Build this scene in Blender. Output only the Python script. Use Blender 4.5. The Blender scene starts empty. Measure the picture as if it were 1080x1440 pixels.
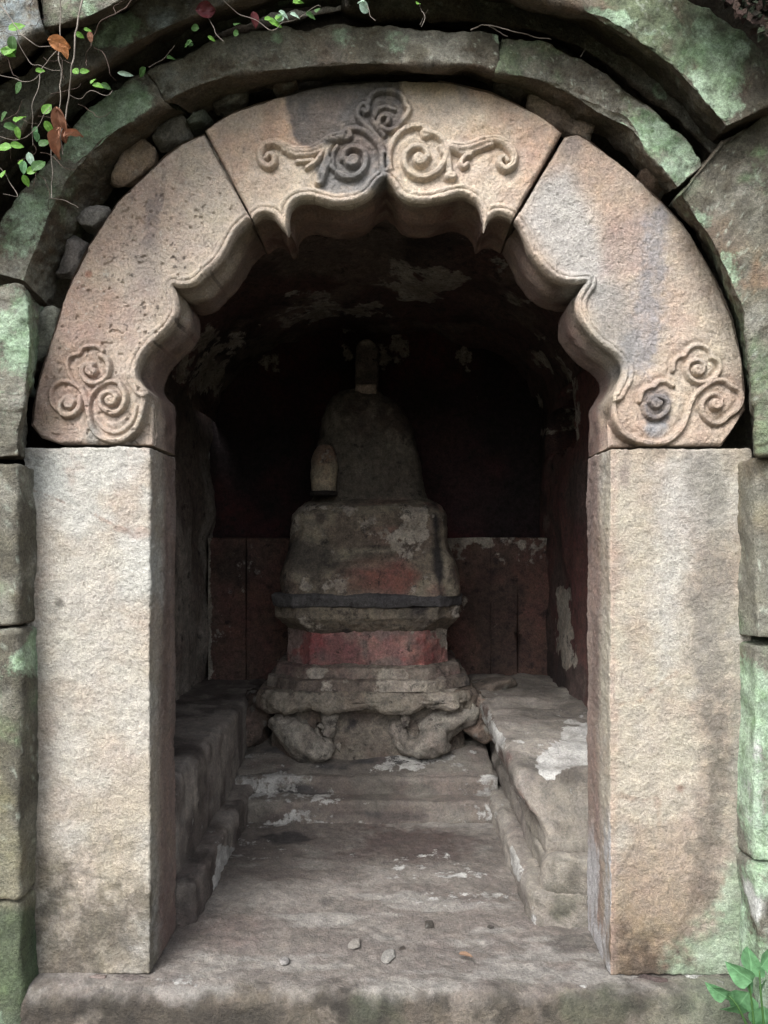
import bpy, math, random
import numpy as np
from mathutils import Vector, Matrix

random.seed(7); RNG = np.random.default_rng(7)
SC = bpy.context.scene
COL = SC.collection
R = math.radians

# ------------------------------------------------------------------ camera
F, D, VX, VY, ZC = 1050.0, 2.1, 550.0, 765.0, 1.214   # focal (photo px), metres to the frame, vanishing point, eye height
cam = bpy.data.cameras.new('camera'); camo = bpy.data.objects.new('camera', cam); COL.objects.link(camo)
camo.location = (0, -D, ZC); camo.rotation_euler = (R(90), 0, 0)
cam.sensor_fit = 'VERTICAL'; cam.sensor_height = 36.0; cam.sensor_width = 27.0
cam.lens = 36.0 * F / 1440.0
cam.shift_x = (540 - VX) / 1440.0; cam.shift_y = (VY - 720) / 1440.0
cam.clip_start = 0.05; cam.clip_end = 600
SC.camera = camo

# ------------------------------------------------------------------ sky, sun, exposure
SUN_EL, SUN_AZ = 47.0, 208.0          # sun behind the viewer, a little to the left, high
w = bpy.data.worlds.new('World'); SC.world = w; w.use_nodes = True
nt = w.node_tree; nt.nodes.clear()
sky = nt.nodes.new('ShaderNodeTexSky'); sky.sky_type = 'NISHITA'; sky.sun_disc = False
sky.sun_elevation = R(SUN_EL); sky.sun_rotation = R(SUN_AZ); sky.dust_density = 4.0; sky.ozone_density = 1.0; sky.air_density = 1.0
hsv = nt.nodes.new('ShaderNodeHueSaturation'); hsv.inputs['Saturation'].default_value = 0.30
bg = nt.nodes.new('ShaderNodeBackground'); bg.inputs['Strength'].default_value = 0.14
wo = nt.nodes.new('ShaderNodeOutputWorld')
nt.links.new(sky.outputs[0], hsv.inputs['Color']); nt.links.new(hsv.outputs[0], bg.inputs['Color']); nt.links.new(bg.outputs[0], wo.inputs[0])
sun = bpy.data.lights.new('sun', 'SUN'); suno = bpy.data.objects.new('sun', sun); COL.objects.link(suno)
sun.energy = 1.5; sun.angle = R(30); sun.color = (1.0, 0.985, 0.965)
_az = R(SUN_AZ); _el = R(SUN_EL)
_dir = Vector((math.sin(_az) * math.cos(_el), math.cos(_az) * math.cos(_el), math.sin(_el)))
suno.rotation_euler = _dir.to_track_quat('Z', 'Y').to_euler()
SC.view_settings.view_transform = 'Standard'; SC.view_settings.look = 'None'
SC.view_settings.gamma = 1.0; SC.view_settings.exposure = 1.32; SC.view_settings.use_curve_mapping = False

# ------------------------------------------------------------------ helpers
def W(px, py, Y):
    d = D + Y
    return np.array([(px - VX) * d / F, Y, ZC + (VY - py) * d / F])
def WX(px, Y): return (px - VX) * (D + Y) / F
def WZ(py, Y): return ZC + (VY - py) * (D + Y) / F
def proj(P):
    d = D + P[:, 1]
    d = np.maximum(d, 0.2)
    return VX + P[:, 0] * F / d, VY - (P[:, 2] - ZC) * F / d
def c(r, g, b):
    v = np.array([r, g, b], float) / 255.0
    return np.where(v <= 0.04045, v / 12.92, ((v + 0.055) / 1.055) ** 2.4)
def mix(a, b, t):
    t = np.clip(t, 0, 1)[:, None]
    if a.ndim == 2 and a.shape[1] == 4:              # keep the overlay amount of the first colour
        return np.concatenate([a[:, :3] * (1 - t) + (b[:, :3] if b.ndim == 2 else b) * t, a[:, 3:]], 1)
    return a * (1 - t) + b * t
def over(a, amt):                                    # raise the overlay amount (moss, plaster) carried in alpha
    if a.shape[1] == 3: a = np.concatenate([a, np.zeros((len(a), 1))], 1)
    a = a.copy(); a[:, 3] = np.maximum(a[:, 3], np.clip(amt, 0, 1)); return a
def sst(x, a, b):
    t = np.clip((x - a) / (b - a + 1e-12), 0, 1); return t * t * (3 - 2 * t)
M32 = np.int64(0xffffffff)
def _h(i, j, k, s):
    n = (i * 374761393 + j * 668265263 + k * 1274126177 + s * 974711) & M32
    n = ((n ^ (n >> 13)) * 1274126177) & M32
    n = ((n ^ (n >> 16)) * 2246822519) & M32
    return ((n ^ (n >> 15)) & M32) / 4294967295.0
def vnoise(P, s):
    I = np.floor(P).astype(np.int64); f = P - I; f = f * f * f * (f * (f * 6 - 15) + 10)
    out = 0
    for a in (0, 1):
        wx = f[:, 0] if a else 1 - f[:, 0]
        for b in (0, 1):
            wy = f[:, 1] if b else 1 - f[:, 1]
            for d_ in (0, 1):
                wz = f[:, 2] if d_ else 1 - f[:, 2]
                out = out + wx * wy * wz * _h(I[:, 0] + a, I[:, 1] + b, I[:, 2] + d_, s)
    return out * 2 - 1
ROT = np.array([[0.0, 0.8, 0.6], [-0.8, 0.36, -0.48], [-0.6, -0.48, 0.64]])
def fbm(P, scale, octv=4, seed=0, gain=0.5, st=(1, 1, 1)):
    Q = P * np.array(st) * scale + 17.3 * seed; a = 1.0; out = 0; tot = 0
    for o in range(octv):
        out = out + a * vnoise(Q, seed * 13 + o); tot += a
        a *= gain; Q = (Q @ ROT) * 2.03 + 3.1
    return out / tot * 1.6
def catmull(pts, n=6, closed=False):
    p = np.array(pts, float); out = []
    m = len(p)
    for i in range(m - 1):
        a = p[max(i - 1, 0)]; b = p[i]; d_ = p[i + 1]; e = p[min(i + 2, m - 1)]
        for k in range(n):
            t = k / n
            out.append(0.5 * (2 * b + (d_ - a) * t + (2 * a - 5 * b + 4 * d_ - e) * t * t + (3 * b - a - 3 * d_ + e) * t ** 3))
    out.append(p[-1]); return np.array(out)
def resample(p, n):
    p = np.array(p, float); s = np.r_[0, np.cumsum(np.linalg.norm(np.diff(p, axis=0), axis=1))]
    t = np.linspace(0, s[-1], n)
    return np.stack([np.interp(t, s, p[:, k]) for k in range(p.shape[1])], 1)
def pdist(x, y, poly):
    best = np.full(x.shape, 1e9)
    for i in range(len(poly) - 1):
        ax, ay = poly[i]; bx, by = poly[i + 1]; dx, dy = bx - ax, by - ay; L = dx * dx + dy * dy + 1e-9
        t = np.clip(((x - ax) * dx + (y - ay) * dy) / L, 0, 1)
        best = np.minimum(best, (x - ax - t * dx) ** 2 + (y - ay - t * dy) ** 2)
    return np.sqrt(best)
def inside(x, y, poly):
    r = np.zeros(x.shape, bool); n = len(poly); j = n - 1
    for i in range(n):
        xi, yi = poly[i]; xj, yj = poly[j]
        r ^= ((yi > y) != (yj > y)) & (x < (xj - xi) * (y - yi) / (yj - yi + 1e-12) + xi); j = i
    return r
def region(x, y, poly, soft):      # soft mask of a polygon, 0..1
    dd = pdist(x, y, list(poly) + [poly[0]]); dd = np.where(inside(x, y, poly), dd, -dd)
    return sst(dd, -soft, soft)

def grid_faces(m, n, off=0, wrap=False):
    i = np.arange(m - 1)[:, None]; j = np.arange(n if wrap else n - 1)[None, :]
    j2 = (j + 1) % n
    a = i * n + j; b = i * n + j2; d_ = (i + 1) * n + j2; e = (i + 1) * n + j
    return np.stack([a.ravel(), b.ravel(), d_.ravel(), e.ravel()], 1) + off
class MB:
    def __init__(s): s.V = []; s.F = []; s.n = 0
    def grid(s, P, flip=False, wrap=False):
        m, n = P.shape[:2]; f = grid_faces(m, n, s.n, wrap)
        if flip: f = f[:, ::-1]
        s.V.append(P.reshape(-1, 3)); s.F.append(f); s.n += m * n
        return s
    def data(s, weld=True):
        V = np.concatenate(s.V); Fq = np.concatenate(s.F)
        if weld:
            K = np.round(V / 2e-5).astype(np.int64)
            _, idx, inv = np.unique(K, axis=0, return_index=True, return_inverse=True)
            V = V[idx]; Fq = inv.ravel()[Fq]
        return V, Fq
def vnormals(V, Fq):
    n = np.cross(V[Fq[:, 2]] - V[Fq[:, 0]], V[Fq[:, 3]] - V[Fq[:, 1]])
    N = np.zeros_like(V)
    for k in range(4): np.add.at(N, Fq[:, k], n)
    return N / (np.linalg.norm(N, axis=1)[:, None] + 1e-12)
def make_mesh(name, V, Fq, colr=None, mat=None, smooth=True, normals=None):
    me = bpy.data.meshes.new(name)
    Fl = []; ls = []; tot = []
    bad = (Fq[:, 0] == Fq[:, 1]) | (Fq[:, 1] == Fq[:, 2]) | (Fq[:, 2] == Fq[:, 3]) | (Fq[:, 3] == Fq[:, 0])
    q = Fq[~bad]; loops = [q.ravel()]; tot = [np.full(len(q), 4)]
    if bad.any():
        for f in Fq[bad]:
            g = [f[k] for k in range(4) if f[k] != f[(k + 1) % 4]]
            if len(set(g)) >= 3: loops.append(np.array(g)); tot.append(np.array([len(g)]))
    loops = np.concatenate(loops).astype(np.int32); tot = np.concatenate(tot).astype(np.int32)
    me.vertices.add(len(V)); me.vertices.foreach_set('co', V.astype(np.float32).ravel())
    me.loops.add(len(loops)); me.loops.foreach_set('vertex_index', loops)
    me.polygons.add(len(tot)); me.polygons.foreach_set('loop_start', np.r_[0, np.cumsum(tot)[:-1]].astype(np.int32))
    me.polygons.foreach_set('loop_total', tot)
    me.polygons.foreach_set('use_smooth', np.full(len(tot), smooth))
    me.update(); me.validate()
    if colr is not None:
        at = me.color_attributes.new('Col', 'FLOAT_COLOR', 'POINT')
        if colr.shape[1] == 3: colr = np.concatenate([colr, np.zeros((len(V), 1))], 1)
        at.data.foreach_set('color', np.concatenate([np.clip(colr[:, :3], 0.002, 0.9), np.clip(colr[:, 3:], 0, 1)], 1).astype(np.float32).ravel())
    if mat is not None: me.materials.append(mat)
    if normals is not None: me.normals_split_custom_set_from_vertices([tuple(x) for x in normals])
    return me
def link(name, me, parent=None):
    o = bpy.data.objects.new(name, me); COL.objects.link(o)
    if parent is not None:
        o.parent = parent
        o.location = -parent.matrix_world.translation if parent.type == 'EMPTY' else (0, 0, 0)
    return o
def tag(o, label=None, cat=None, group=None, kind=None):
    if label: o['label'] = label
    if cat: o['category'] = cat
    if group: o['group'] = group
    if kind: o['kind'] = kind
    return o
def thing(name, loc, label, cat, group=None):
    o = bpy.data.objects.new(name, None); COL.objects.link(o); o.location = loc; o.empty_display_size = 0.1
    o.matrix_world = Matrix.Translation(loc)
    return tag(o, label, cat, group)
def build(name, mb, colf, mat, parent=None, rough=(), seed=0, warp=None, smooth=True):
    V, Fq = mb.data()
    if warp is not None: V = warp(V)
    if rough:
        N = vnormals(V, Fq); h = 0
        for (sc_, am, oc) in rough: h = h + am * fbm(V, sc_, oc, seed + int(sc_))
        V = V + N * h[:, None]
    N = vnormals(V, Fq)
    col_ = colf(V, N)
    return link(name, make_mesh(name, V, Fq, col_, mat, smooth), parent)
def axis_samples(lo, hi, r, step):
    n = max(2, int(round((hi - lo - 2 * r) / step)) + 1)
    e = r * (1 - np.cos(np.linspace(0, math.pi / 2, 5)))[:-1] if r > 0 else np.array([])
    e = r * np.array([0, .12, .35, .65])
    return np.r_[lo + e, np.linspace(lo + r, hi - r, n), (hi - e)[::-1]]
def rbox(b, r=0.01, step=0.02, faces='fblrtd'):
    (x0, x1), (y0, y1), (z0, z1) = b
    X, Y, Z = (axis_samples(a, q, r, step) for a, q in b)
    lo = np.array([x0 + r, y0 + r, z0 + r]); hi = np.array([x1 - r, y1 - r, z1 - r])
    mb = MB()
    def add(U, Vv, fn, flip):
        u, v = np.meshgrid(U, Vv, indexing='ij'); P = fn(u, v)
        q = np.clip(P, lo, hi); d_ = P - q; L = np.linalg.norm(d_, axis=2, keepdims=True)
        mb.grid(q + r * d_ / np.maximum(L, 1e-9), flip)
    o = np.ones_like
    if 'f' in faces: add(X, Z, lambda u, v: np.stack([u, o(u) * y0, v], 2), False)
    if 'b' in faces: add(X, Z, lambda u, v: np.stack([u, o(u) * y1, v], 2), True)
    if 'l' in faces: add(Y, Z, lambda u, v: np.stack([o(u) * x0, u, v], 2), True)
    if 'r' in faces: add(Y, Z, lambda u, v: np.stack([o(u) * x1, u, v], 2), False)
    if 't' in faces: add(X, Y, lambda u, v: np.stack([u, v, o(u) * z1], 2), False)
    if 'd' in faces: add(X, Y, lambda u, v: np.stack([u, v, o(u) * z0], 2), True)
    # make every face point outward (front grid above gives the sign to use)
    for k in range(len(mb.F)):
        Vk = mb.V[k]; f = mb.F[k] - sum(len(v) for v in mb.V[:k])
        n = np.cross(Vk[f[:, 2]] - Vk[f[:, 0]], Vk[f[:, 3]] - Vk[f[:, 1]]).sum(0)
        if np.dot(n, Vk.mean(0) - (lo + hi) / 2) < 0: mb.F[k] = mb.F[k][:, ::-1]
    return mb

# ------------------------------------------------------------------ materials
def stone(name, fine=1.0, bump=1.0, speck=0.35, rough=0.9, s1=28.0, s2=150.0, pits=0.0, overlay=None, oscale=34.0, soot=None, ogain=.62, osharp=(.46, .54, 1.0), sat=(.74, 1.0)):
    m = bpy.data.materials.new(name); m.use_nodes = True; nt = m.node_tree; nd = nt.nodes; L = nt.links
    bs = nd['Principled BSDF']; bs.inputs['Roughness'].default_value = rough
    bs.inputs['Specular IOR Level'].default_value = 0.25
    tc = nd.new('ShaderNodeTexCoord'); at = nd.new('ShaderNodeVertexColor'); at.layer_name = 'Col'
    def noise(scale, detail, rg):
        n = nd.new('ShaderNodeTexNoise'); n.inputs['Scale'].default_value = scale; n.inputs['Detail'].default_value = detail
        n.inputs['Roughness'].default_value = rg; L.new(tc.outputs['Object'], n.inputs['Vector']); return n
    def mr(src, a, b, lo, hi):
        n = nd.new('ShaderNodeMapRange'); n.inputs[1].default_value = a; n.inputs[2].default_value = b
        n.inputs[3].default_value = lo; n.inputs[4].default_value = hi; L.new(src, n.inputs[0]); return n.outputs[0]
    def mul(a, b):
        n = nd.new('ShaderNodeMath'); n.operation = 'MULTIPLY'; L.new(a, n.inputs[0]); L.new(b, n.inputs[1]); return n.outputs[0]
    n1 = noise(s1, 6, .65); n2 = noise(s2, 4, .7); n3 = noise(s2 * 3.1, 3, .6)
    f = mul(mr(n1.outputs[0], .25, .75, 1 - .32 * fine, 1 + .28 * fine), mr(n2.outputs[0], .25, .75, 1 - speck, 1 + speck * .8))
    f = mul(f, mr(n3.outputs[0], .3, .7, 1 - speck * .7, 1 + speck * .5))
    # sparse dark grains / pits
    if pits:
        vo = nd.new('ShaderNodeTexNoise'); vo.inputs['Scale'].default_value = 130; vo.inputs['Detail'].default_value = 3
        L.new(tc.outputs['Object'], vo.inputs['Vector'])
        pit = mr(vo.outputs[0], .66, .74, 1.0, 1.0 - pits); f = mul(f, pit)
    vm = nd.new('ShaderNodeVectorMath'); vm.operation = 'SCALE'
    src = at.outputs['Color']
    def sharp(n, amt, lo=.46, hi=.54, top=1.0):
        a_ = nd.new('ShaderNodeMath'); a_.operation = 'MULTIPLY_ADD'; a_.inputs[1].default_value = ogain; a_.inputs[2].default_value = -.31; L.new(amt, a_.inputs[0])
        b_ = nd.new('ShaderNodeMath'); b_.operation = 'ADD'; L.new(a_.outputs[0], b_.inputs[0]); L.new(n, b_.inputs[1])
        return mr(b_.outputs[0], lo, hi, 0, top)
    hgt = None
    if overlay is not None:
        no = noise(oscale, 6, .68); nv = noise(oscale * .35, 3, .6)
        k_ = sharp(no.outputs[0], at.outputs['Alpha'], osharp[0], osharp[1], osharp[2]); hgt = k_
        rp = nd.new('ShaderNodeValToRGB'); rp.color_ramp.elements[0].position = .3; rp.color_ramp.elements[1].position = .7
        rp.color_ramp.elements[0].color = (*overlay[0], 1); rp.color_ramp.elements[1].color = (*overlay[1], 1); L.new(nv.outputs[0], rp.inputs[0])
        mx = nd.new('ShaderNodeMix'); mx.data_type = 'RGBA'; L.new(k_, mx.inputs[0]); L.new(src, mx.inputs[6]); L.new(rp.outputs[0], mx.inputs[7]); src = mx.outputs[2]
    if soot is not None:
        ns = noise(14.0, 7, .74); ks = mr(ns.outputs[0], soot[0], soot[0] + .07, 0, soot[1])
        ms = nd.new('ShaderNodeMix'); ms.data_type = 'RGBA'; L.new(ks, ms.inputs[0]); L.new(src, ms.inputs[6]); ms.inputs[7].default_value = (*c(46, 42, 42), 1); src = ms.outputs[2]
    L.new(src, vm.inputs[0]); L.new(f, vm.inputs['Scale'])
    # slight hue drift
    nh = noise(9.0, 4, .6); hs = nd.new('ShaderNodeHueSaturation')
    L.new(mr(nh.outputs[0], .3, .7, .488, .512), hs.inputs['Hue']); L.new(mr(n1.outputs[0], .3, .7, sat[0], sat[1]), hs.inputs['Saturation'])
    L.new(vm.outputs[0], hs.inputs['Color']); L.new(hs.outputs[0], bs.inputs['Base Color'])
    def bp(src, st_, dist, prev):
        b = nd.new('ShaderNodeBump'); b.inputs['Strength'].default_value = min(1.0, st_ * bump); b.inputs['Distance'].default_value = dist * max(1.0, st_ * bump)
        L.new(src, b.inputs['Height'])
        if prev is not None: L.new(prev.outputs[0], b.inputs['Normal'])
        return b
    b0 = bp(hgt, .8, .003, None) if hgt is not None else None
    b1 = bp(n1.outputs[0], .45, .010, b0); b2 = bp(n2.outputs[0], .95, .0075, b1); b3 = bp(n3.outputs[0], .7, .003, b2)
    L.new(b3.outputs[0], bs.inputs['Normal'])
    return m
M_SAND = stone('sandstone', .7, 1.15, .36, s2=135, pits=.25, sat=(.68, .92))
M_MOSS = stone('mossy_stone', 1.1, 1.25, .5, s1=24, s2=120, overlay=(c(122, 150, 114), c(182, 208, 180)), oscale=62, ogain=.8, osharp=(.36, .66, .88))
M_DARK = stone('chamber_plaster', 1.7, 1.0, .45, s1=30, s2=105, overlay=(c(128, 116, 104), c(176, 168, 156)), oscale=20, soot=(.57, .75))
M_FLOOR = stone('floor_stone', 1.1, 1.0, .36, s1=26, s2=120, sat=(.55, .8), overlay=(c(140, 136, 129), c(192, 191, 187)), oscale=20, soot=(.66, .5))
def plain(name, col, rough=.6, trans=0.0, ns=60.0):
    m = bpy.data.materials.new(name); m.use_nodes = True; nd = m.node_tree.nodes; L = m.node_tree.links
    bs = nd['Principled BSDF']; bs.inputs['Roughness'].default_value = rough; bs.inputs['Specular IOR Level'].default_value = .35
    tc = nd.new('ShaderNodeTexCoord'); n = nd.new('ShaderNodeTexNoise'); n.inputs['Scale'].default_value = ns if 'leaf' not in name else 4.5; n.inputs['Detail'].default_value = 6
    L.new(tc.outputs['Object'], n.inputs['Vector'])
    r = nd.new('ShaderNodeValToRGB'); r.color_ramp.elements[0].position = .3; r.color_ramp.elements[1].position = .7
    r.color_ramp.elements[0].color = (*(np.array(col) * .62), 1); r.color_ramp.elements[1].color = (*np.minimum(np.array(col) * 1.25, 1), 1)
    L.new(n.outputs[0], r.inputs[0])
    base = r.outputs[0]
    if 'leaf' in name:
        sx = nd.new('ShaderNodeSeparateXYZ'); L.new(tc.outputs['Object'], sx.inputs[0])
        ab = nd.new('ShaderNodeMath'); ab.operation = 'ABSOLUTE'; L.new(sx.outputs[0], ab.inputs[0])
        rib = nd.new('ShaderNodeMapRange'); rib.inputs[1].default_value = .008; rib.inputs[2].default_value = .03; rib.inputs[3].default_value = .55; rib.inputs[4].default_value = 0; L.new(ab.outputs[0], rib.inputs[0])
        # side veins: stripes running forward from the midrib
        ad = nd.new('ShaderNodeMath'); ad.operation = 'MULTIPLY_ADD'; ad.inputs[1].default_value = -1.1; L.new(ab.outputs[0], ad.inputs[0]); L.new(sx.outputs[1], ad.inputs[2])
        sn = nd.new('ShaderNodeMath'); sn.operation = 'SINE'; m_ = nd.new('ShaderNodeMath'); m_.operation = 'MULTIPLY'; m_.inputs[1].default_value = 48.0; L.new(ad.outputs[0], m_.inputs[0]); L.new(m_.outputs[0], sn.inputs[0])
        ve = nd.new('ShaderNodeMapRange'); ve.inputs[1].default_value = .8; ve.inputs[2].default_value = 1.0; ve.inputs[3].default_value = 0; ve.inputs[4].default_value = .14; L.new(sn.outputs[0], ve.inputs[0])
        mxx = nd.new('ShaderNodeMath'); mxx.operation = 'MAXIMUM'; L.new(rib.outputs[0], mxx.inputs[0]); L.new(ve.outputs[0], mxx.inputs[1])
        mc = nd.new('ShaderNodeMix'); mc.data_type = 'RGBA'; L.new(mxx.outputs[0], mc.inputs[0]); L.new(base, mc.inputs[6]); mc.inputs[7].default_value = (*np.minimum(np.array(col) * 1.5 + .04, 1), 1); base = mc.outputs[2]
        bu = nd.new('ShaderNodeBump'); bu.inputs['Strength'].default_value = .12; bu.inputs['Distance'].default_value = .001; L.new(sn.outputs[0], bu.inputs['Height']); L.new(bu.outputs[0], bs.inputs['Normal'])
    L.new(base, bs.inputs['Base Color'])
    if trans:
        out = nd['Material Output']; t = nd.new('ShaderNodeBsdfTranslucent'); mx = nd.new('ShaderNodeMixShader'); mx.inputs[0].default_value = trans
        L.new(base, t.inputs['Color']); L.new(bs.outputs[0], mx.inputs[1]); L.new(t.outputs[0], mx.inputs[2]); L.new(mx.outputs[0], out.inputs['Surface'])
    return m

# ------------------------------------------------------------------ colour recipes (albedo by place on the stone)
BEIGE = c(182, 158, 134); PINK = c(166, 132, 116); PALE = c(192, 184, 168); GREY = c(128, 124, 122); BLUEG = c(126, 128, 138)
OLIVE = c(112, 108, 88); DKBR = c(84, 72, 60); MOSSG = c(104, 134, 96); PALEM = c(142, 168, 134); BLACK = c(40, 38, 38)
def fb(P, s, o=4, seed=0, lo=-.4, hi=.4, st=(1, 1, 1)): return sst(fbm(P, s, o, seed, st=st), lo, hi)
def grit(V, m_, seed=0, k=.55):            # break a soft mask into grains
    g_ = .6 * fbm(V, 45, 3, 900 + seed, .65) + .5 * fbm(V, 13, 4, 901 + seed)
    return np.clip(m_ * (1 + k * g_) + k * g_ * 4 * m_ * (1 - m_), 0, 1)
def moss_colour(V, N, green=.5, seed=0):
    a = mix(np.tile(c(126, 124, 111), (len(V), 1)), c(96, 92, 80), fb(V, 5, 5, seed + 1))
    a = mix(a, c(148, 146, 134), fb(V, 9, 5, seed + 2, .0, .6) * .7)
    a = mix(a, c(118, 100, 82), fb(V, 4, 5, seed + 6, .15, .7) * .6)
    g = fb(V, 3.2, 5, seed + 3, .55 - green, 1.05 - green)
    a = mix(a, c(108, 126, 96), grit(V, g, 1, .9) * .75)
    g2 = fb(V, 5.5, 6, seed + 4, .75 - green, 1.15 - green) * sst(-N[:, 1] + .6 * N[:, 2], .0, .5)
    am_ = g2 * .8
    a = mix(a, c(180, 190, 174), fb(V, 95, 2, seed + 5, .8, .95) * .45)
    under = sst(-N[:, 2], .1, .7)             # undersides carry no moss and a darker brown
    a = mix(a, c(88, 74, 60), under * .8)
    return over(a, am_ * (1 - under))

# ================================================================== SETTING
def ground_col(V, N): return mix(np.tile(c(70, 62, 48), (len(V), 1)), c(88, 92, 62), fb(V, .6, 4, 3))
mb = MB(); gx = np.sign(np.linspace(-1, 1, 81)) * np.abs(np.linspace(-1, 1, 81)) ** 3 * 250
u, v = np.meshgrid(gx, gx, indexing='ij'); mb.grid(np.stack([u, v, np.full_like(u, -.62)], 2))
g = build('ground', mb, ground_col, M_MOSS, rough=((.5, .03, 3),)); tag(g, 'dark earth ground in front of the shrine', 'ground', kind='structure')

# intrados and extrados of the carved arch, in photo pixels on the frame's face
IN_C = [(355.8, 309.5), (364, 303), (373, 300), (384, 303), (390, 310), (398, 321), (405, 331)], \
       [(405, 331), (405.5, 315), (406.5, 300), (411, 289), (421, 281.5), (436, 280), (454, 284), (470, 288), (491, 287), (509, 281), (523, 271), (533, 259), (542.5, 252)], \
       [(542.5, 252), (552, 262), (562, 276), (577, 283.5), (597, 285), (617, 282), (638, 276), (654, 275.5), (669, 284), (677.5, 298), (680, 312), (681, 325)], \
       [(681, 325), (687, 309), (699, 301), (711, 303), (720.6, 308.5)]
IN_L = [(353, 309), (343, 317), (331, 331), (320.5, 351), (310, 368), (296, 382), (280, 397), (268, 403), (254, 404.5), (244, 402)], \
       [(244, 402), (250, 418), (251, 438), (247, 449), (241, 458), (231, 469), (217.5, 480), (206, 493), (198, 507), (193.5, 521), (196, 535), (208, 550)], \
       [(208, 550), (210.5, 575), (211, 600), (211, 625)]
IN_R = [(723, 311), (730, 321), (739, 339), (746, 355.5), (759, 374), (775.5, 390), (792, 397), (808, 399), (823, 398)], \
       [(823, 398), (813, 414), (810, 428), (812, 443), (820.5, 458), (836, 477), (855, 492), (868, 503), (875.5, 514), (875, 529), (868, 543), (861.5, 556)], \
       [(861.5, 556), (860, 575), (859.5, 600), (860, 628)]
def join(parts, n=6):
    out = []
    for p in parts:
        q = catmull(p, n); out.extend(q if not out else q[1:])
    return np.array(out)
IC, IL, IR = join(IN_C), join(IN_L), join(IN_R)
EX_C = np.array([(287.8, 183), (310, 166), (328, 156), (362, 144), (398, 134), (424, 125), (472, 115.5), (545, 112), (617, 112), (646, 117), (689, 127), (723, 143), (761, 162), (791, 185)], float)
EX_L = np.array([(287, 187), (254, 200), (232, 216), (196, 252), (165, 282), (147, 310), (122, 347), (101, 389), (89, 423), (72, 475), (54, 530), (45, 574), (43, 598), (58, 616), (82, 624)], float)
EX_R = np.array([(794, 192), (812, 186.5), (831, 197.5), (865, 225), (899, 252), (930, 281), (960, 313), (984, 351), (1011, 398), (1032, 449), (1044, 507), (1049, 551), (1049, 575), (1032, 602), (1015, 627)], float)

# the rock the shrine is cut into: one rough sheet with the doorway left open
hole = np.r_[IC[::-1] + 0, IL, [(211, 1372)], [(858, 1372)], IR[::-1]]
hole_w = np.array([W(p[0], p[1], 0) for p in hole])[:, [0, 2]]
cen = np.array([-.03, 1.1]); 
def rock_face():
    xs = np.linspace(-3.4, 3.4, 171); zs = np.linspace(-.7, 4.6, 134)
    u, v = np.meshgrid(xs, zs, indexing='ij'); rr = np.hypot((u - .0) * 1.0, np.maximum(v - 1.15, 0) * .98 + np.minimum(v - 1.15, 0) * .0)
    tt_ = np.clip((rr - 1.55) / .35, 0, 1); Q = np.stack([u, .20 - .46 * tt_ * tt_ * (3 - 2 * tt_), v], 2)  # sheet bulges forward above the rings, shaped to block skylight from the gap
    m = MB(); m.grid(Q)
    V = m.V[0]; f = m.F[0]; ctr = V[f].mean(1)
    hx = cen + (hole_w - cen) * np.array([1.10, 1.05])
    keep = ~(inside(ctr[:, 0], ctr[:, 2], [tuple(p) for p in hx]) | ((np.abs(ctr[:, 0] + .03) < .70) & (ctr[:, 2] < .3)))
    m.F[0] = f[keep]; return m
def rock_col(V, N): return mix(moss_colour(V, N, .2, 40)[:, :3], c(52, 44, 36), fb(V, 3, 4, 44, -.6, .2))
o = build('rock_face', rock_face(), rock_col, M_MOSS, rough=((3, .03, 4),)); tag(o, 'dark rock behind the arch rings', 'rock', kind='structure')

# ------------------------------------------------------------------ chamber
XL, XR, YB = -1.05, .88, 2.30
CX, HW = (XL + XR) / 2, (XR - XL) / 2
def red_plaster(V, N, seed=0, red=.5, pale=.5):
    a = mix(np.tile(c(86, 70, 66), (len(V), 1)), c(100, 62, 58), fb(V, 3, 4, seed + 1, -.5, .5) * red)
    a = mix(a, c(58, 48, 46), fb(V, 2.2, 5, seed + 2, -.1, .6))
    pl = fb(V, 3.2, 6, seed + 3, .80 - pale, 1.1 - pale)
    a = mix(a, c(122, 108, 98), grit(V, pl, 41) * .6)
    return over(a, fb(V, 3.5, 5, seed + 4, .75 - pale, 1.5 - pale) * .75)
chamber = thing('shrine_chamber', (CX, 1.2, 0), 'dark vaulted chamber with sooty red plaster walls behind the carved arch', 'chamber')
NV = 90
th = np.linspace(0, 1, NV)
def vault_prof(t):                      # from left spring over the crown to right spring
    x = XL + (XR - XL) * t
    k = (x - CX) / HW
    return x, 1.93 + .53 * np.sqrt(np.clip(1 - np.abs(k) ** 2.4, 0, 1))
tt = (1 - np.cos(np.linspace(0, math.pi, NV))) / 2
vx, vz = vault_prof(tt); yy = np.linspace(.21, YB + .03, 80)
P = np.stack([np.repeat(vx[:, None], 80, 1), np.repeat(yy[None], NV, 0), np.repeat(vz[:, None], 80, 1)], 2)
mb = MB(); mb.grid(P)
build('vault', mb, lambda V, N: red_plaster(V, N, 11, .35, .80), M_DARK, chamber, rough=((4, .03, 4), (15, .008, 3)))
def wall_grid(xw, y0, y1, z0, z1, flip=False):
    Y = np.linspace(y0, y1, int((y1 - y0) / .025)); Z = np.linspace(z0, z1, int((z1 - z0) / .025))
    u, v = np.meshgrid(Y, Z, indexing='ij'); m = MB(); m.grid(np.stack([np.full_like(u, xw), u, v], 2), flip); return m
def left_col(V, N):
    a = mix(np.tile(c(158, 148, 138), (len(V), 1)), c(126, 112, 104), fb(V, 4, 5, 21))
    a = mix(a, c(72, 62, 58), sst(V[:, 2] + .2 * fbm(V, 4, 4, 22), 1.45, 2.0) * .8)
    return over(a, fb(V, 4, 5, 23, .0, .9) * .5)
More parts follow.
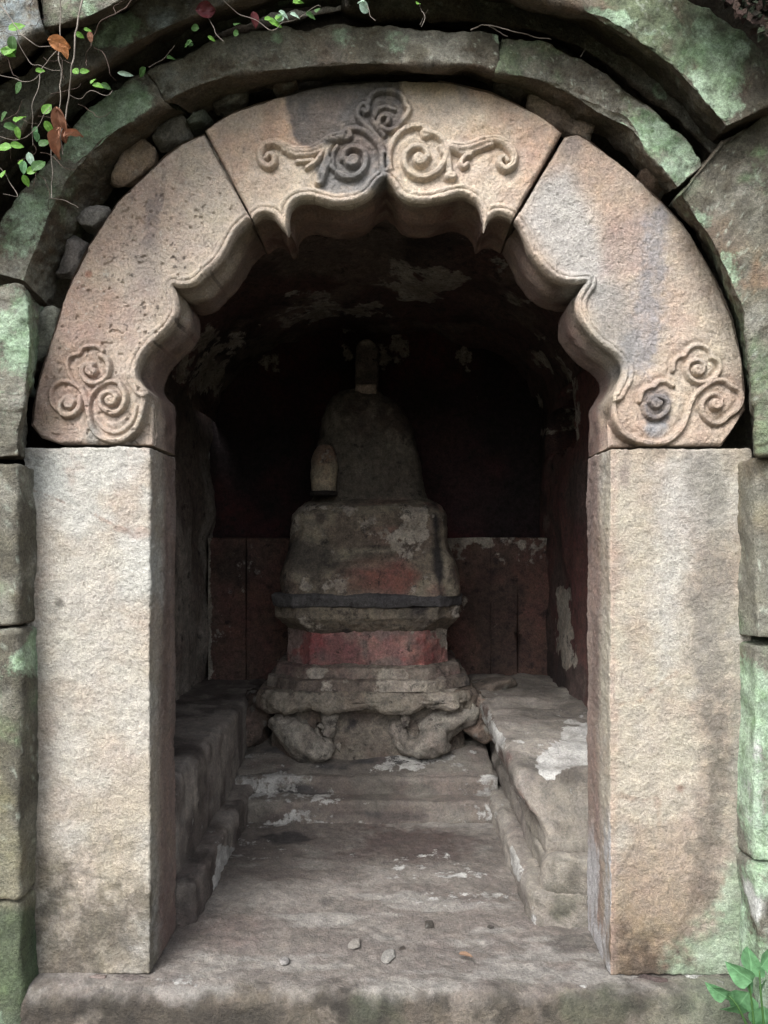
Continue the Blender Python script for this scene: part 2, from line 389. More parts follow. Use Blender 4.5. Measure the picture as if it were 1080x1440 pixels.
build('side_wall', wall_grid(XL, .21, YB + .02, 0, 2.0), left_col, M_DARK, chamber, rough=((4, .03, 4),))['label'] = 'greyish left side wall of the chamber'
# right wall has a square cupboard-like recess with a broken plaster rim
def right_wall():
    Y = np.r_[np.linspace(.21, 1.42, 48), np.linspace(1.44, 2.12, 46), np.linspace(2.14, YB + .02, 8)]; Z = np.linspace(0, 2.0, 130)
    u, v = np.meshgrid(Y, Z, indexing='ij')
    jz = .03 * np.sin(u * 31) + .02 * np.sin(u * 77 + 1); jy = .02 * np.sin(v * 43)
    rec = (u > 1.46 + jy) & (u < 2.08 + jy) & (v > 1.76) & (v < 2.0) | ((u > 1.5 + jy) & (u < 2.08) & (v > 1.78 + jz * .3) & (v < 2.2))
    rec = (u > 1.48 + jy) & (u < 2.10) & (v > 1.70 + jz * .4) & (v < 1.97)
    m = MB(); m.grid(np.stack([XR + np.where(rec, .16, 0), u, v], 2), True); return m
def right_col(V, N):
    a = red_plaster(V, N, 31, .9, .30)
    px, py = proj(V)
    d_ = pdist(px, py, [(790, 835), (797, 870), (792, 900), (800, 930)]) + 9 * fbm(V, 16, 4, 5)
    a = over(a, sst(-d_, -15, -5))
    rim = np.abs(pdist(px, py, [(742, 512), (806, 505), (808, 612), (742, 606), (742, 512)])) + 8 * fbm(V, 14, 4, 8)
    a = over(a, sst(-rim, -12, -1) * .62)
    return a
build('side_wall', right_wall(), right_col, M_DARK, chamber, rough=((4, .02, 4),))['label'] = 'red right side wall with a square recess and peeling patches'
mb = MB(); xs = np.linspace(XL - .02, XR + .02, 100); zs = np.linspace(0, 2.5, 120)
u, v = np.meshgrid(xs, zs, indexing='ij'); mb.grid(np.stack([u, np.full_like(u, YB), v], 2))
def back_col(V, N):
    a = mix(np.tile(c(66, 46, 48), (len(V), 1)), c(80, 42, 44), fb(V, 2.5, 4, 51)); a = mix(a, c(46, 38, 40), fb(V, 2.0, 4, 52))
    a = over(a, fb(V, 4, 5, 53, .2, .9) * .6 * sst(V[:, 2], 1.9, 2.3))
    px, py = proj(V)
    for (x, y, r) in ((490, 495, 9), (538, 500, 9), (560, 488, 14), (655, 500, 10)):
        a = over(a, sst(-(np.hypot(px - x, (py - y) * .6) + 6 * fbm(V, 16, 4, 9)), -r - 5, -r + 3) * .6)
    return a
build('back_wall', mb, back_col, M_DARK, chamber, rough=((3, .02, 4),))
# low panelled wall along the back: separate slabs
def dado_col(V, N):
    a = mix(np.tile(c(98, 78, 70), (len(V), 1)), c(104, 74, 66), fb(V, 3, 4, 61)); a = mix(a, c(66, 56, 52), fb(V, 4, 5, 62, -.2, .5) * .7)
    top = sst(V[:, 2] + .09 * fbm(V, 7, 5, 65), 1.08, 1.26)
    x, y = proj(V)
    a = over(a, np.maximum(top * (.35 + .5 * sst(x, 560, 660)) * (.6 + .6 * fb(V, 4, 4, 63)), .34 * fb(V, 5, 5, 64, -.3, .6)))
    return over(a, sst(-x, -301, -297) * .8)
ed = [WX(p, 2.12) for p in (292, 346, 420, 560, 690, 728, 776)]
for a_, b_ in zip(ed[:-1], ed[1:]):
    build('wall_slab', rbox(((a_ + .0012, b_ - .0012), (2.12 + random.uniform(-.003, .003), 2.33), (.3, 1.25 + random.uniform(-.004, .004))), .004, .025, 'flrt'), dado_col, M_DARK, chamber, rough=((5, .005, 4), (20, .003, 3)))

# ------------------------------------------------------------------ floor and sill
def floor_col(V, N):
    px, py = proj(V)
    a = mix(np.tile(c(132, 124, 115), (len(V), 1)), c(114, 104, 96), fb(V, 4, 5, 71))
    a = mix(a, c(104, 94, 87), grit(V, fb(V, 3, 5, 72, -.2, .5, st=(.5, 1.6, 1)), 31) * .85)
    a = mix(a, c(150, 146, 138), grit(V, fb(V, 7, 6, 73, .1, .7, st=(.5, 1.8, 1)), 32) * .55)
    n1 = 22 * fbm(V, 6, 5, 74) + 7 * fbm(V, 36, 3, 77)
    a = mix(a, c(74, 56, 51), sst(-(np.hypot((px - 560) * .30, (py - 1186) * 1.25) + n1), -40, -6) * .92); a = mix(a, c(82, 72, 66), sst(-np.abs(py - 1200 + n1 * .8), -52, -10) * .45)
    a = mix(a, c(50, 48, 50), sst(-(np.hypot((px - 405) * .5, (py - 1178) * 1.6) + n1 * .6), -16, -4) * .8)
    a = mix(a, c(78, 74, 72), sst(-(np.hypot((px - 460), (py - 1268) * 1.5) + n1 * .5), -20, -6) * .6)
    a = mix(a, c(110, 92, 84), sst(-(np.hypot((px - 330) * .5, (py - 1300) * 1.2) + n1), -40, 0) * .6)
    a = mix(a, c(84, 80, 74), grit(V, sst(-(np.hypot((px - 800) * .7, (py - 1325) * 1.2) + n1), -36, -2), 34) * .75)
    return over(a, np.maximum(fb(V, 4, 5, 75, -.3, .8, st=(.6, 1.4, 1)) * .48, sst(-(np.hypot((px - 640) * .18, (py - 1262) * 1.5) + n1), -30, 10) * .42)) 
def sill_col(V, N):
    px, py = proj(V)
    a = floor_col(V, N)
    f = sst(py + 16 * fbm(V, 9, 4, 81) + 8 * fbm(V, 40, 3, 86), 1376, 1412)
    fc = mix(np.tile(c(92, 82, 68), (len(V), 1)), c(64, 58, 50), fb(V, 6, 5, 82)); fc = mix(fc, c(124, 112, 98), grit(V, fb(V, 11, 5, 83, .1, .7), 35) * .7)
    fc = mix(fc, c(96, 84, 76), sst(-(px - 120), 0, 200) * .5)
    fc = mix(fc, c(72, 78, 60), fb(V, 5, 5, 84, .2, .7) * .6)
    al_ = a[:, 3] * (1 - f); a = mix(a[:, :3], fc, f); a = over(a, al_)
    gm = sst(px + 26 * fbm(V, 8, 4, 85), 905, 990) * sst(py, 1366, 1378)
    return mix(a, c(104, 116, 92), gm * .6)
prof = [(y_, 0.0) for y_ in np.linspace(1.5, -.045, 250)] + [(-.045 - .04 * math.sin(a_), -.04 + .04 * math.cos(a_)) for a_ in np.linspace(.12, math.pi / 2, 14)] + [(-.085 - .03 * k, -.04 - .62 * k) for k in np.linspace(.01, 1, 70)]
prof = np.array(prof); xs = np.r_[np.linspace(-1.9, -1.1, 40)[:-1], np.linspace(-1.1, .98, 330), np.linspace(.98, 1.9, 45)[1:]]
u, v = np.meshgrid(xs, np.arange(len(prof)), indexing='ij')
mb = MB(); mb.grid(np.stack([u, prof[v, 0], prof[v, 1]], 2))
V_ = mb.V[0]; f_ = mb.F[0]; n_ = np.cross(V_[f_[:, 2]] - V_[f_[:, 0]], V_[f_[:, 3]] - V_[f_[:, 1]])
if n_[:, 2].mean() < 0: mb.F[0] = f_[:, ::-1]
o = build('floor', mb, sill_col, M_FLOOR, rough=((3, .007, 4), (14, .0045, 4), (50, .0018, 3))); tag(o, 'worn stained stone floor and front sill of the niche', 'floor', kind='structure')

# ================================================================== CARVED ARCHWAY
arch = thing('carved_archway', (-.05, .1, 0), 'beige sandstone doorway with cusped arch, scroll carvings and two plain square jambs', 'archway')
# scroll ridges, in photo pixels on the frame's face: group -> list of (points, half width, height m)
def spiral(cx, cy, r, a0, turns, ry=1.0, n=26, rmin=3.0):
    t = np.linspace(0, 1, n); ang = R(a0) + turns * 2 * math.pi * t; rr = r + (rmin - r) * t
    return [(cx + rr[i] * math.cos(ang[i]), cy + ry * rr[i] * math.sin(ang[i])) for i in range(n)]
SCROLL_C = [
  [([(549, 240), (547, 222), (551, 202), (562, 187), (577, 179), (592, 178), (601, 183), (603, 190), (597, 192), (595, 187)], 4.6, .011),
   ([(597, 187), (612, 190), (624, 200), (628, 213), (625, 227), (617, 240), (604, 248), (590, 250), (577, 244), (569, 232), (569, 220), (576, 211), (588, 207), (598, 212), (602, 222)], 5.0, .014),
   (spiral(590, 225, 8, 0, 1.0, rmin=2), 5.5, .017),
   ([(619, 207), (623, 216)], 4, .010), ([(629, 216), (631, 232), (633, 246)], 5.5, .012), ([(630, 249), (637, 248)], 6.5, .013),
   ([(634, 207), (648, 209), (664, 206), (680, 200), (696, 198), (709, 202), (718, 211), (723, 221), (720, 233), (711, 239), (703, 234), (702, 226), (709, 223), (713, 228)], (9.5, 4.2), .015),
   ([(640, 212), (656, 216), (672, 210), (690, 204)], 5.5, .012), ([(661, 219), (654, 221), (648, 229), (651, 236), (657, 232)], 4.0, .013)],
  [([(540, 250), (537, 232), (536, 215), (529, 200), (517, 188), (503, 181), (490, 181), (483, 187), (485, 194), (492, 192), (491, 186)], 4.4, .011),
   ([(478, 192), (467, 199), (460, 211), (462, 228), (470, 238)], 4.2, .010), ([(474, 205), (468, 216), (468, 232)], 3.4, .008),
   ([(475, 243), (484, 249), (497, 249), (508, 243), (514, 231), (514, 219), (507, 210), (495, 207), (486, 213), (482, 223)], 5.0, .013),
   (spiral(496, 226, 8, 180, -1.0, rmin=2), 5.5, .016),
   ([(480, 192), (466, 195), (452, 204), (438, 212), (422, 214), (408, 211), (394, 204), (382, 202), (371, 207), (366, 217), (369, 230), (378, 236), (386, 231), (386, 222), (379, 219), (374, 225)], (8.5, 4.2), .014),
   ([(460, 203), (446, 213), (430, 219), (415, 218), (400, 211)], 5.5, .012), ([(458, 207), (449, 222), (440, 232), (432, 237)], 3.6, .012), ([(418, 229), (430, 228), (440, 226)], 3.4, .010),
   ([(461, 213), (457, 228), (451, 242), (447, 254)], 4.2, .012), ([(464, 225), (457, 240), (452, 256), (446, 257)], 4.6, .012)],
  [([(540, 216), (534, 200), (524, 186), (511, 174), (503, 163), (505, 151), (513, 147), (518, 153), (515, 159), (511, 156)], 4.2, .011),
   ([(518, 147), (521, 137), (530, 130), (544, 128), (558, 131), (569, 141), (570, 149), (575, 154), (573, 161), (567, 170), (558, 180), (548, 184), (539, 182), (533, 175), (534, 167), (541, 164), (547, 168), (545, 174)], 4.2, .012),
   ([(527, 163), (532, 154), (543, 150), (555, 155)], 3.4, .008), ([(540, 190), (530, 178), (524, 168)], 3.5, .008)]]
SCROLL_L = [
  [([(113, 546), (104, 537), (97, 526), (94, 513), (97, 503), (105, 498), (111, 497), (115, 490), (124, 487), (136, 487), (144, 493)], 3.2, .008),
   ([(141, 500), (151, 507), (153, 518), (150, 529), (140, 537), (128, 539), (119, 532), (116, 521), (121, 513), (130, 513)], 4.6, .013), (spiral(128, 521, 6, 0, 1, rmin=2), 4.2, .014)],
  [([(82, 578), (74, 570), (70, 558), (71, 548), (77, 540), (87, 536), (98, 537), (108, 543)], 3.2, .008),
   ([(113, 560), (113, 571), (107, 580), (98, 584), (88, 582), (84, 572), (90, 562), (99, 559), (104, 565)], 5.0, .013), (spiral(98, 568, 5, 0, 1, rmin=2), 4.4, .014)],
  [([(113, 546), (121, 560), (124, 578), (127, 596), (136, 611), (150, 618), (164, 620), (178, 614), (191, 602), (198, 586), (202, 568), (203, 556)], 4.4, .010),
   ([(124, 577), (126, 562), (133, 549), (144, 540), (157, 536), (169, 539)], 3.4, .009), ([(134, 588), (145, 602), (160, 608), (176, 602), (187, 589), (191, 572)], 3.2, .006),
   ([(170, 543), (177, 556), (174, 571), (164, 580), (152, 579), (143, 571), (142, 560), (148, 553), (158, 552), (165, 559)], 4.6, .013), (spiral(156, 563, 6.5, 0, 1, rmin=2), 4.2, .014)]]
SCROLL_R = [
  [([(946, 521), (947, 509), (954, 502), (962, 500), (967, 492), (977, 486), (989, 487), (998, 494), (1000, 503)], 3.6, .009),
   ([(1000, 503), (1009, 508), (1012, 517), (1008, 527), (998, 535), (984, 538), (972, 534), (965, 524), (966, 514), (973, 508), (983, 508), (990, 515)], 4.0, .011), (spiral(980, 520, 7, 0, 1, rmin=2), 4.2, .014)],
  [([(953, 609), (961, 597), (966, 583), (970, 568), (980, 553), (993, 542), (1007, 535), (1020, 536), (1029, 544), (1040, 550), (1042, 563), (1036, 576), (1024, 585), (1014, 594), (1002, 595), (992, 588), (986, 577), (987, 566), (995, 557), (1006, 555), (1014, 562)], 4.0, .011),
   (spiral(1005, 568, 7, 0, 1, rmin=2), 4.4, .015)],
  [([(862, 557), (862, 575), (867, 594), (877, 609), (890, 617), (905, 622), (922, 624), (938, 620), (953, 608), (962, 594)], 5.0, .011),
   ([(899, 564), (902, 552), (910, 545), (920, 543), (925, 537), (936, 536), (946, 542)], 4.0, .010),
   ([(905, 570), (908, 582), (917, 588), (928, 586), (937, 577), (938, 566), (930, 559), (919, 558), (914, 565)], 4.4, .012), (spiral(921, 567, 6, 0, 1, rmin=2), 4.2, .014)]]

def stone_front(I, E, nu, nv):
    a = resample(I, nu); b = resample(E, nu)
    # keep the cusp corners exact: move the nearest sample onto each corner
    t = np.linspace(0, 1, nv) ** 1.0
    return a[None] * (1 - t)[:, None, None] + b[None] * t[:, None, None]
def corner_snap(I_parts, pts):
    for p in I_parts[:-1]:
        k = np.argmin(np.hypot(*(pts - np.array(p[-1])).T)); pts[k] = p[-1]
    return pts
def arch_stone(I_parts, I, E, nu, nv, scrolls, colf, seed, label, mould_to=None, cut=None, keep_mould=1.0, pits=.4, soff=c(118, 92, 84), soffy=.06, lift=0.0):
    a = corner_snap(I_parts, resample(I, nu)); b = resample(E, nu)
    t = np.linspace(0, 1, nv)
    G = a[None] * (1 - t)[:, None, None] + b[None] * t[:, None, None]      # nv x nu x 2  (photo px)
    x = G[..., 0].ravel(); y = G[..., 1].ravel()
    P0 = np.stack([(x - VX) * .002, np.zeros_like(x), ZC + (VY - y) * .002], 1)
    # relief
    outline = np.r_[I, E[::-1], I[:1]]
    e = pdist(x, y, resample(outline, 260))
    h = .0045 * fbm(P0, 7, 4, seed) + .0020 * fbm(P0, 26, 4, seed + 1) + .0016 * fbm(P0, 95, 3, seed + 2, .6)
    pit = fbm(P0, 62, 2, seed + 3); h -= .005 * pits * sst(pit, .86, 1.05)
    chip = 4.5 + 3.5 * fbm(P0, 12, 4, seed + 4)
    h -= .010 * np.clip(1 - e / np.maximum(chip, 2), 0, 1) ** 2
    mi = I if mould_to is None else I[:mould_to]
    md = pdist(x, y, resample(mi, 220))
    wear = np.clip(.75 + .5 * fbm(P0, 9, 3, seed + 5), .25, 1.1) * keep_mould
    bump = lambda d_, c0, w_: np.sqrt(np.clip(1 - ((d_ - c0) / w_) ** 2, 0, 1))
    mh = np.maximum(bump(md, 4.2, 4.6) * .013, bump(md, 12.2, 3.8) * .011) * wear
    mh -= .004 * np.exp(-((md - 19) / 4) ** 2) * wear
    gid = np.full(x.shape, -1); sh = np.zeros_like(x); nearest = np.full(x.shape, 1e9)
    for gi, grp in enumerate(scrolls):
        for (pts, hw, ht) in grp:
            cp_ = catmull(pts, 4); dd = pdist(x, y, cp_)
            if isinstance(hw, tuple):
                best = np.full(x.shape, 1e9); hw_ = np.zeros_like(x)
                for k_, q_ in enumerate(cp_):
                    d2 = np.hypot(x - q_[0], y - q_[1]); m2 = d2 < best; best = np.where(m2, d2, best); hw_ = np.where(m2, hw[0] + (hw[1] - hw[0]) * k_ / (len(cp_) - 1), hw_)
                hw = hw_
            r_ = ht * 1.6 * np.sqrt(np.clip(1 - (dd / hw) ** 2, 0, 1)) * (1 - .12 * np.exp(-(dd / 1.0) ** 2))
            better = r_ > sh
            sh = np.maximum(sh, r_); rel = dd / hw
            m_ = rel < nearest; nearest = np.where(m_, rel, nearest); gid = np.where(m_ & (rel < 1.5), gi, gid)
    bed = -.0065 * np.exp(-(np.maximum(nearest - 1, 0) / 1.6) ** 2) * (nearest < 6)
    h = h + np.maximum(mh, sh) + bed * (mh < .002)
    if cut is not None:                                # the corner below the end scroll is dressed back
        cm = cut(x, y); h -= .028 * cm * (sh < .001)
    P = P0.copy(); P[:, 1] = -h
    V = P; Fq = grid_faces(nv, nu)
    # orient outward (towards -Y)
    n = np.cross(V[Fq[:, 2]] - V[Fq[:, 0]], V[Fq[:, 3]] - V[Fq[:, 1]])
    if n[:, 1].mean() > 0: Fq = Fq[:, ::-1]
    N = vnormals(V, Fq)
    C = colf(P0, x, y)
    fm = gid[Fq].max(1); fcount = (gid[Fq] >= 0).sum(1); scr = np.where(fcount >= 3, fm, -1)
    mfc = (md[Fq].mean(1) < 17) & (scr < 0)
    body = (scr < 0) & ~mfc
    # soffit, extrados and joint faces behind the front
    Pg = P.reshape(nv, nu, 3); Cg = C.reshape(nv, nu, 3)
    tan = np.gradient(Pg[0][:, [0, 2]], axis=0); nn = np.stack([-tan[:, 1], tan[:, 0]], 1)
    k = np.ones(9) / 9
    nn = np.stack([np.convolve(np.pad(nn[:, q], 4, 'edge'), k, 'valid') for q in (0, 1)], 1)
    nn /= np.linalg.norm(nn, axis=1)[:, None] + 1e-9
    tow = (Pg[8] - Pg[0])[:, [0, 2]]
    if (nn * tow).sum() < 0: nn = -nn
    prof = [(0, 0), (.006, -.001), (.02, -.001), (.034, .002), (.045, .009), (.056, .015), (.08, .017), (.10, .015), (.112, .008), (.12, .003), (.135, .0), (.16, 0), (.19, 0), (.22, 0), (.25, .002), (.262, .012)]
    pr = np.array(prof); yr = np.interp(np.linspace(0, len(pr) - 1, 46), np.arange(len(pr)), pr[:, 0]); of = np.interp(yr, pr[:, 0], pr[:, 1])
    S = np.repeat(Pg[0][None], len(yr), 0).copy()
    S[:, :, 1] = S[:, :, 1] * np.clip(1 - yr / .05, 0, 1)[:, None] + yr[:, None]
    cd = np.full(nu, 99.0)
    for p_ in I_parts[:-1]: cd = np.minimum(cd, np.hypot(a[:, 0] - p_[-1][0], a[:, 1] - p_[-1][1]))
    fade = sst(cd, 6, 34)[None, :]
    S[:, :, 0] += of[:, None] * fade * nn[None, :, 0]; S[:, :, 2] += of[:, None] * fade * nn[None, :, 1]
    if lift: S[:, :, 2] += lift * sst(-cd, -20, 0)[None, :] * sst(yr, .008, .09)[:, None] * (a[:, 1] > 300)[None, :]
    q = S.reshape(-1, 3); am = (np.clip(q[:, 1] / .03, 0, 1) * (.004 * fbm(q, 9, 4, seed + 6) + .0018 * fbm(q, 34, 4, seed + 7))).reshape(S.shape[:2])
    S[:, :, 0] += am * nn[None, :, 0]; S[:, :, 2] += am * nn[None, :, 1]
    Sq = S.reshape(-1, 3)
    base = np.repeat(Cg[0][None], len(yr), 0).reshape(-1, 3)
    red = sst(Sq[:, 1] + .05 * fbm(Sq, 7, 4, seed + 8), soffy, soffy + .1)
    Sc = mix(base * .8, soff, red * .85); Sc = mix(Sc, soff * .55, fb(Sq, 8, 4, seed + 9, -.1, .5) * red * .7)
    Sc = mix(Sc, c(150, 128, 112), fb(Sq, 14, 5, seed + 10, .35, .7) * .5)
    m = MB(); m.V = [V]; m.F = [Fq[body]]; m.n = len(V)
    sf = grid_faces(len(yr), nu)
    def orient(Vv, f, ref):
        n_ = np.cross(Vv[f[:, 2]] - Vv[f[:, 0]], Vv[f[:, 3]] - Vv[f[:, 1]]); cc = Vv[f].mean(1)
        return f[:, ::-1] if (n_ * (cc - ref)).sum() < 0 else f
    ctr = P0.mean(0) + np.array([0, .12, 0])
    cols = [C]
    def addg(Vv, f, Cc, ref=ctr):
        m.V.append(Vv); m.F.append(orient(Vv, f, ref) + m.n); m.n += len(Vv); cols.append(Cc)
    addg(Sq, sf, Sc)
    ydep = np.array([0, .004, .012, .05, .12, .25])
    for B, Cb in ((Pg[-1], Cg[-1]), (Pg[:, 0], Cg[:, 0]), (Pg[:, -1], Cg[:, -1])):
        T = np.repeat(B[None], len(ydep), 0).copy(); T[:, :, 1] = T[:, :, 1] * (ydep == 0)[:, None] + ydep[:, None]
        addg(T.reshape(-1, 3), grid_faces(len(ydep), B.shape[0]), np.repeat(Cb[None], len(ydep), 0).reshape(-1, 3) * .9)
    VV = np.concatenate(m.V); FF = np.concatenate(m.F); CC = np.concatenate(cols)
    NN = vnormals(VV, FF); NN[:len(V)] = N
    def sub(name, V_, F_, C_, N_, parent):
        us = np.unique(F_); mp = np.zeros(len(V_), int); mp[us] = np.arange(len(us))
        return link(name, make_mesh(name, V_[us], mp[F_], C_[us], M_SAND, True, N_[us]), parent)
    o = sub('arch_stone', VV, FF, CC, NN, arch); o['label'] = label
    def child(name, mask):
        if mask.any():
            ch = sub(name, V, Fq[mask], C, N, None); ch.parent = o
    child('edge_moulding', mfc)
    for gi in range(len(scrolls)): child('scroll_carving', scr == gi)
    return o

def col_center(P, x, y):
    a = mix(np.tile(c(198, 174, 150), (len(P), 1)), c(206, 188, 166), fb(P, 6, 4, 101)); a = mix(a, c(190, 156, 130), fb(P, 4, 5, 102, .1, .6) * .7)
    n = 5 * fbm(P, 9, 4, 103)
    g_ = region(x + n, y + n * .6, [(399, 120), (560, 100), (563, 135), (566, 175), (548, 190), (545, 255), (515, 274), (470, 272), (447, 262), (440, 236), (470, 205), (452, 206), (440, 213), (424, 206), (412, 190), (405, 160)], 5)
    gc = mix(np.tile(c(118, 106, 100), (len(P), 1)), c(100, 98, 98), fb(P, 7, 4, 104)); gc = mix(gc, c(132, 132, 132), sst(y, 205, 240) * .8)
    a = mix(a, c(190, 138, 104), region(x + n, y + n, [(372, 140), (402, 140), (420, 195), (450, 215), (380, 205), (366, 180)], 14) * .55)
    a = mix(a, gc, grit(P, g_, 4, .35) * .95)
    a = mix(a, c(140, 140, 146), region(x + n, y, [(640, 108), (662, 108), (656, 140), (646, 142)], 5) * .5)
    a = mix(a, c(150, 140, 128), region(x + n, y + n, [(290, 165), (400, 118), (400, 165), (310, 190)], 9) * .4)
    a = mix(a, c(198, 186, 170), sst(y, 250, 300) * .45)
    a = mix(a, c(120, 104, 90), fb(P, 90, 2, 105, .8, 1.0) * .4)
    return a
def col_left(P, x, y):
    a = mix(np.tile(c(182, 158, 140), (len(P), 1)), c(192, 174, 156), fb(P, 5, 5, 111)); a = mix(a, c(170, 132, 114), fb(P, 5, 5, 112, 0, .6) * (.35 + .5 * sst(-y, -330, -220)))
    n = 6 * fbm(P, 10, 4, 113)
    a = mix(a, c(184, 170, 152), region(x + n, y + n, [(285, 220), (345, 310), (300, 370), (230, 400), (215, 360), (250, 300)], 30) * .55)
    st_ = region(x + n * .8, y + n, [(205, 250), (232, 235), (222, 330), (212, 352), (200, 345)], 5) * (.55 + .4 * fb(P, 8, 4, 114))
    a = mix(a, c(128, 116, 114), grit(P, st_, 5) * .75)
    a = mix(a, c(150, 140, 134), region(x + n, y + n, [(190, 340), (230, 330), (225, 420), (190, 410)], 16) * .5)
    a = mix(a, c(74, 64, 58), fb(P, 80, 2, 115, .72, .9) * .75 * sst(-np.hypot(x - 220, (y - 400) * .7), -120, -40))
    a = mix(a, c(200, 190, 176), fb(P, 100, 2, 116, .9, 1.05) * .6)
    a = mix(a, c(150, 84, 60), sst(-np.hypot(x - 124, (y - 385)), -8, -3) * .7)
    a = mix(a, c(136, 144, 140), sst(-(np.hypot((x - 127), (y - 612) * .6) + n), -16, -4) * .6)
    a = mix(a, c(120, 96, 80), region(x + n, y + n, [(40, 560), (110, 596), (120, 630), (40, 630)], 8) * .45)
    return a
def col_right(P, x, y):
    a = mix(np.tile(c(184, 162, 142), (len(P), 1)), c(194, 178, 158), fb(P, 6, 4, 121)); a = mix(a, c(172, 146, 126), fb(P, 5, 5, 122, .1, .6) * .6)
    n = 9 * fbm(P, 7, 4, 123)
    a = mix(a, c(176, 176, 174), region(x + n, y + n, [(755, 250), (800, 235), (850, 330), (870, 420), (850, 440), (790, 390), (740, 320)], 20) * .75)
    a = mix(a, c(150, 128, 124), region(x + n, y + n, [(860, 330), (915, 300), (905, 370), (850, 400)], 14) * .6)
    a = mix(a, c(140, 142, 150), grit(P, 1.0 * region(x + n * .7, y + n, [(908, 310), (938, 295), (935, 400), (928, 470), (912, 530), (870, 520), (888, 430)], 14), 6) * .7)
    a = mix(a, c(140, 138, 136), region(x + n, y + n, [(835, 420), (880, 400), (900, 500), (880, 515), (840, 480)], 14) * .65)
    a = mix(a, c(104, 104, 110), grit(P, sst(-(np.hypot(x - 923, (y - 578) * .7) + n * .7), -27, -10), 7) * .8)
    a = mix(a, c(180, 184, 190), sst(-(np.hypot((x - 925) * .6, (y - 604)) + n * .6), -12, -5) * .5)
    a = mix(a, c(140, 128, 126), sst(-(np.hypot(x - 805, y - 210) + n), -24, -6) * .6)
    a = mix(a, c(100, 92, 86), fb(P, 100, 2, 125, .85, 1.0) * .4)
    return a
cutL = lambda x, y: sst(x - (203 - np.clip((y - 560), 0, 60) ** 2 * .0075), 0, 2.5) * (y > 556)
cutR = lambda x, y: sst((864 + np.clip((y - 562), 0, 66) ** 2 * .0085) - x, -1, 2.5) * (y > 560)
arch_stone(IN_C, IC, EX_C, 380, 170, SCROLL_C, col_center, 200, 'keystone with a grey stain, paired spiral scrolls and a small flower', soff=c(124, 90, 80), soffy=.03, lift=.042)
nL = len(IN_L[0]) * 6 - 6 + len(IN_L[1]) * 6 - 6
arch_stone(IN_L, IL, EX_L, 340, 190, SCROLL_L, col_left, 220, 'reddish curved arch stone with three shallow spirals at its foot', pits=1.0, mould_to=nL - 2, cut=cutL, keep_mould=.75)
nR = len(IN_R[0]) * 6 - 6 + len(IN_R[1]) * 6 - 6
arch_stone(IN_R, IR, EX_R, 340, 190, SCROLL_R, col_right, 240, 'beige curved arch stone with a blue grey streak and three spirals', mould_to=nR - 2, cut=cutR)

# jambs
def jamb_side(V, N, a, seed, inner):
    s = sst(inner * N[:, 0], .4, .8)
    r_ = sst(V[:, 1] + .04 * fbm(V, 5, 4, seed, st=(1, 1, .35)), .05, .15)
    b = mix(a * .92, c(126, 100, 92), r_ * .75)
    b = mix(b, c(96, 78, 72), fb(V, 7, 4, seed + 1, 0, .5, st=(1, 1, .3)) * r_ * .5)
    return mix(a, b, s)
def col_jl(V, N):
    x, y = proj(V)
    a = mix(np.tile(c(186, 180, 168), (len(V), 1)), c(178, 166, 150), fb(V, 5, 5, 131)); a = mix(a, c(192, 192, 186), fb(V, 4, 5, 132, 0, .6) * .7)
    n = 12 * fbm(V, 6, 5, 133); n2 = 7 * fbm(V, 40, 3, 137)
    a = mix(a, c(176, 148, 130), grit(V, fb(V, 7, 5, 134, .35, .8) * sst(-y, -960, -700), 8) * .5)
    a = mix(a, c(170, 176, 172), region(x + n + n2, y + n, [(34, 632), (75, 632), (95, 700), (34, 690)], 10) * .5)
    bot = sst(y + 2.5 * n + 1.5 * n2, 1140, 1345)
    a = mix(a, mix(np.tile(c(120, 112, 96), (len(V), 1)), c(84, 77, 66), fb(V, 12, 5, 135)), grit(V, bot, 9) * .85)
    a = mix(a, c(172, 160, 136), region(x + n, y + n, [(110, 1120), (205, 1100), (205, 1250), (150, 1280)], 30) * .4)
    a = mix(a, c(124, 122, 112), grit(V, sst(-(x + n), -75, -32) * sst(y, 850, 1150), 10) * .5)
    a = mix(a, c(84, 82, 76), grit(V, sst(-(np.hypot((x - 84) * 1.3, (y - 845) * .5) + n * .9 + n2), -15, -3), 11) * .7)
    a = mix(a, c(90, 80, 66), grit(V, sst(-(np.hypot((x - 60), (y - 1230) * .6) + n), -28, -4), 12) * .5)
    d_ = pdist(x, y, [(34, 685), (70, 698), (90, 707)]); a = mix(a, c(136, 108, 94), sst(-(d_ + n2 * .25), -2.2, -.4) * .5)
    d_ = pdist(x, y, [(135, 725), (165, 740), (195, 755)]); a = mix(a, c(146, 122, 106), grit(V, sst(-(d_ + n2 * .6 + n * .2), -5, 1), 13) * .6)
    return jamb_side(V, N, a, 136, 1)
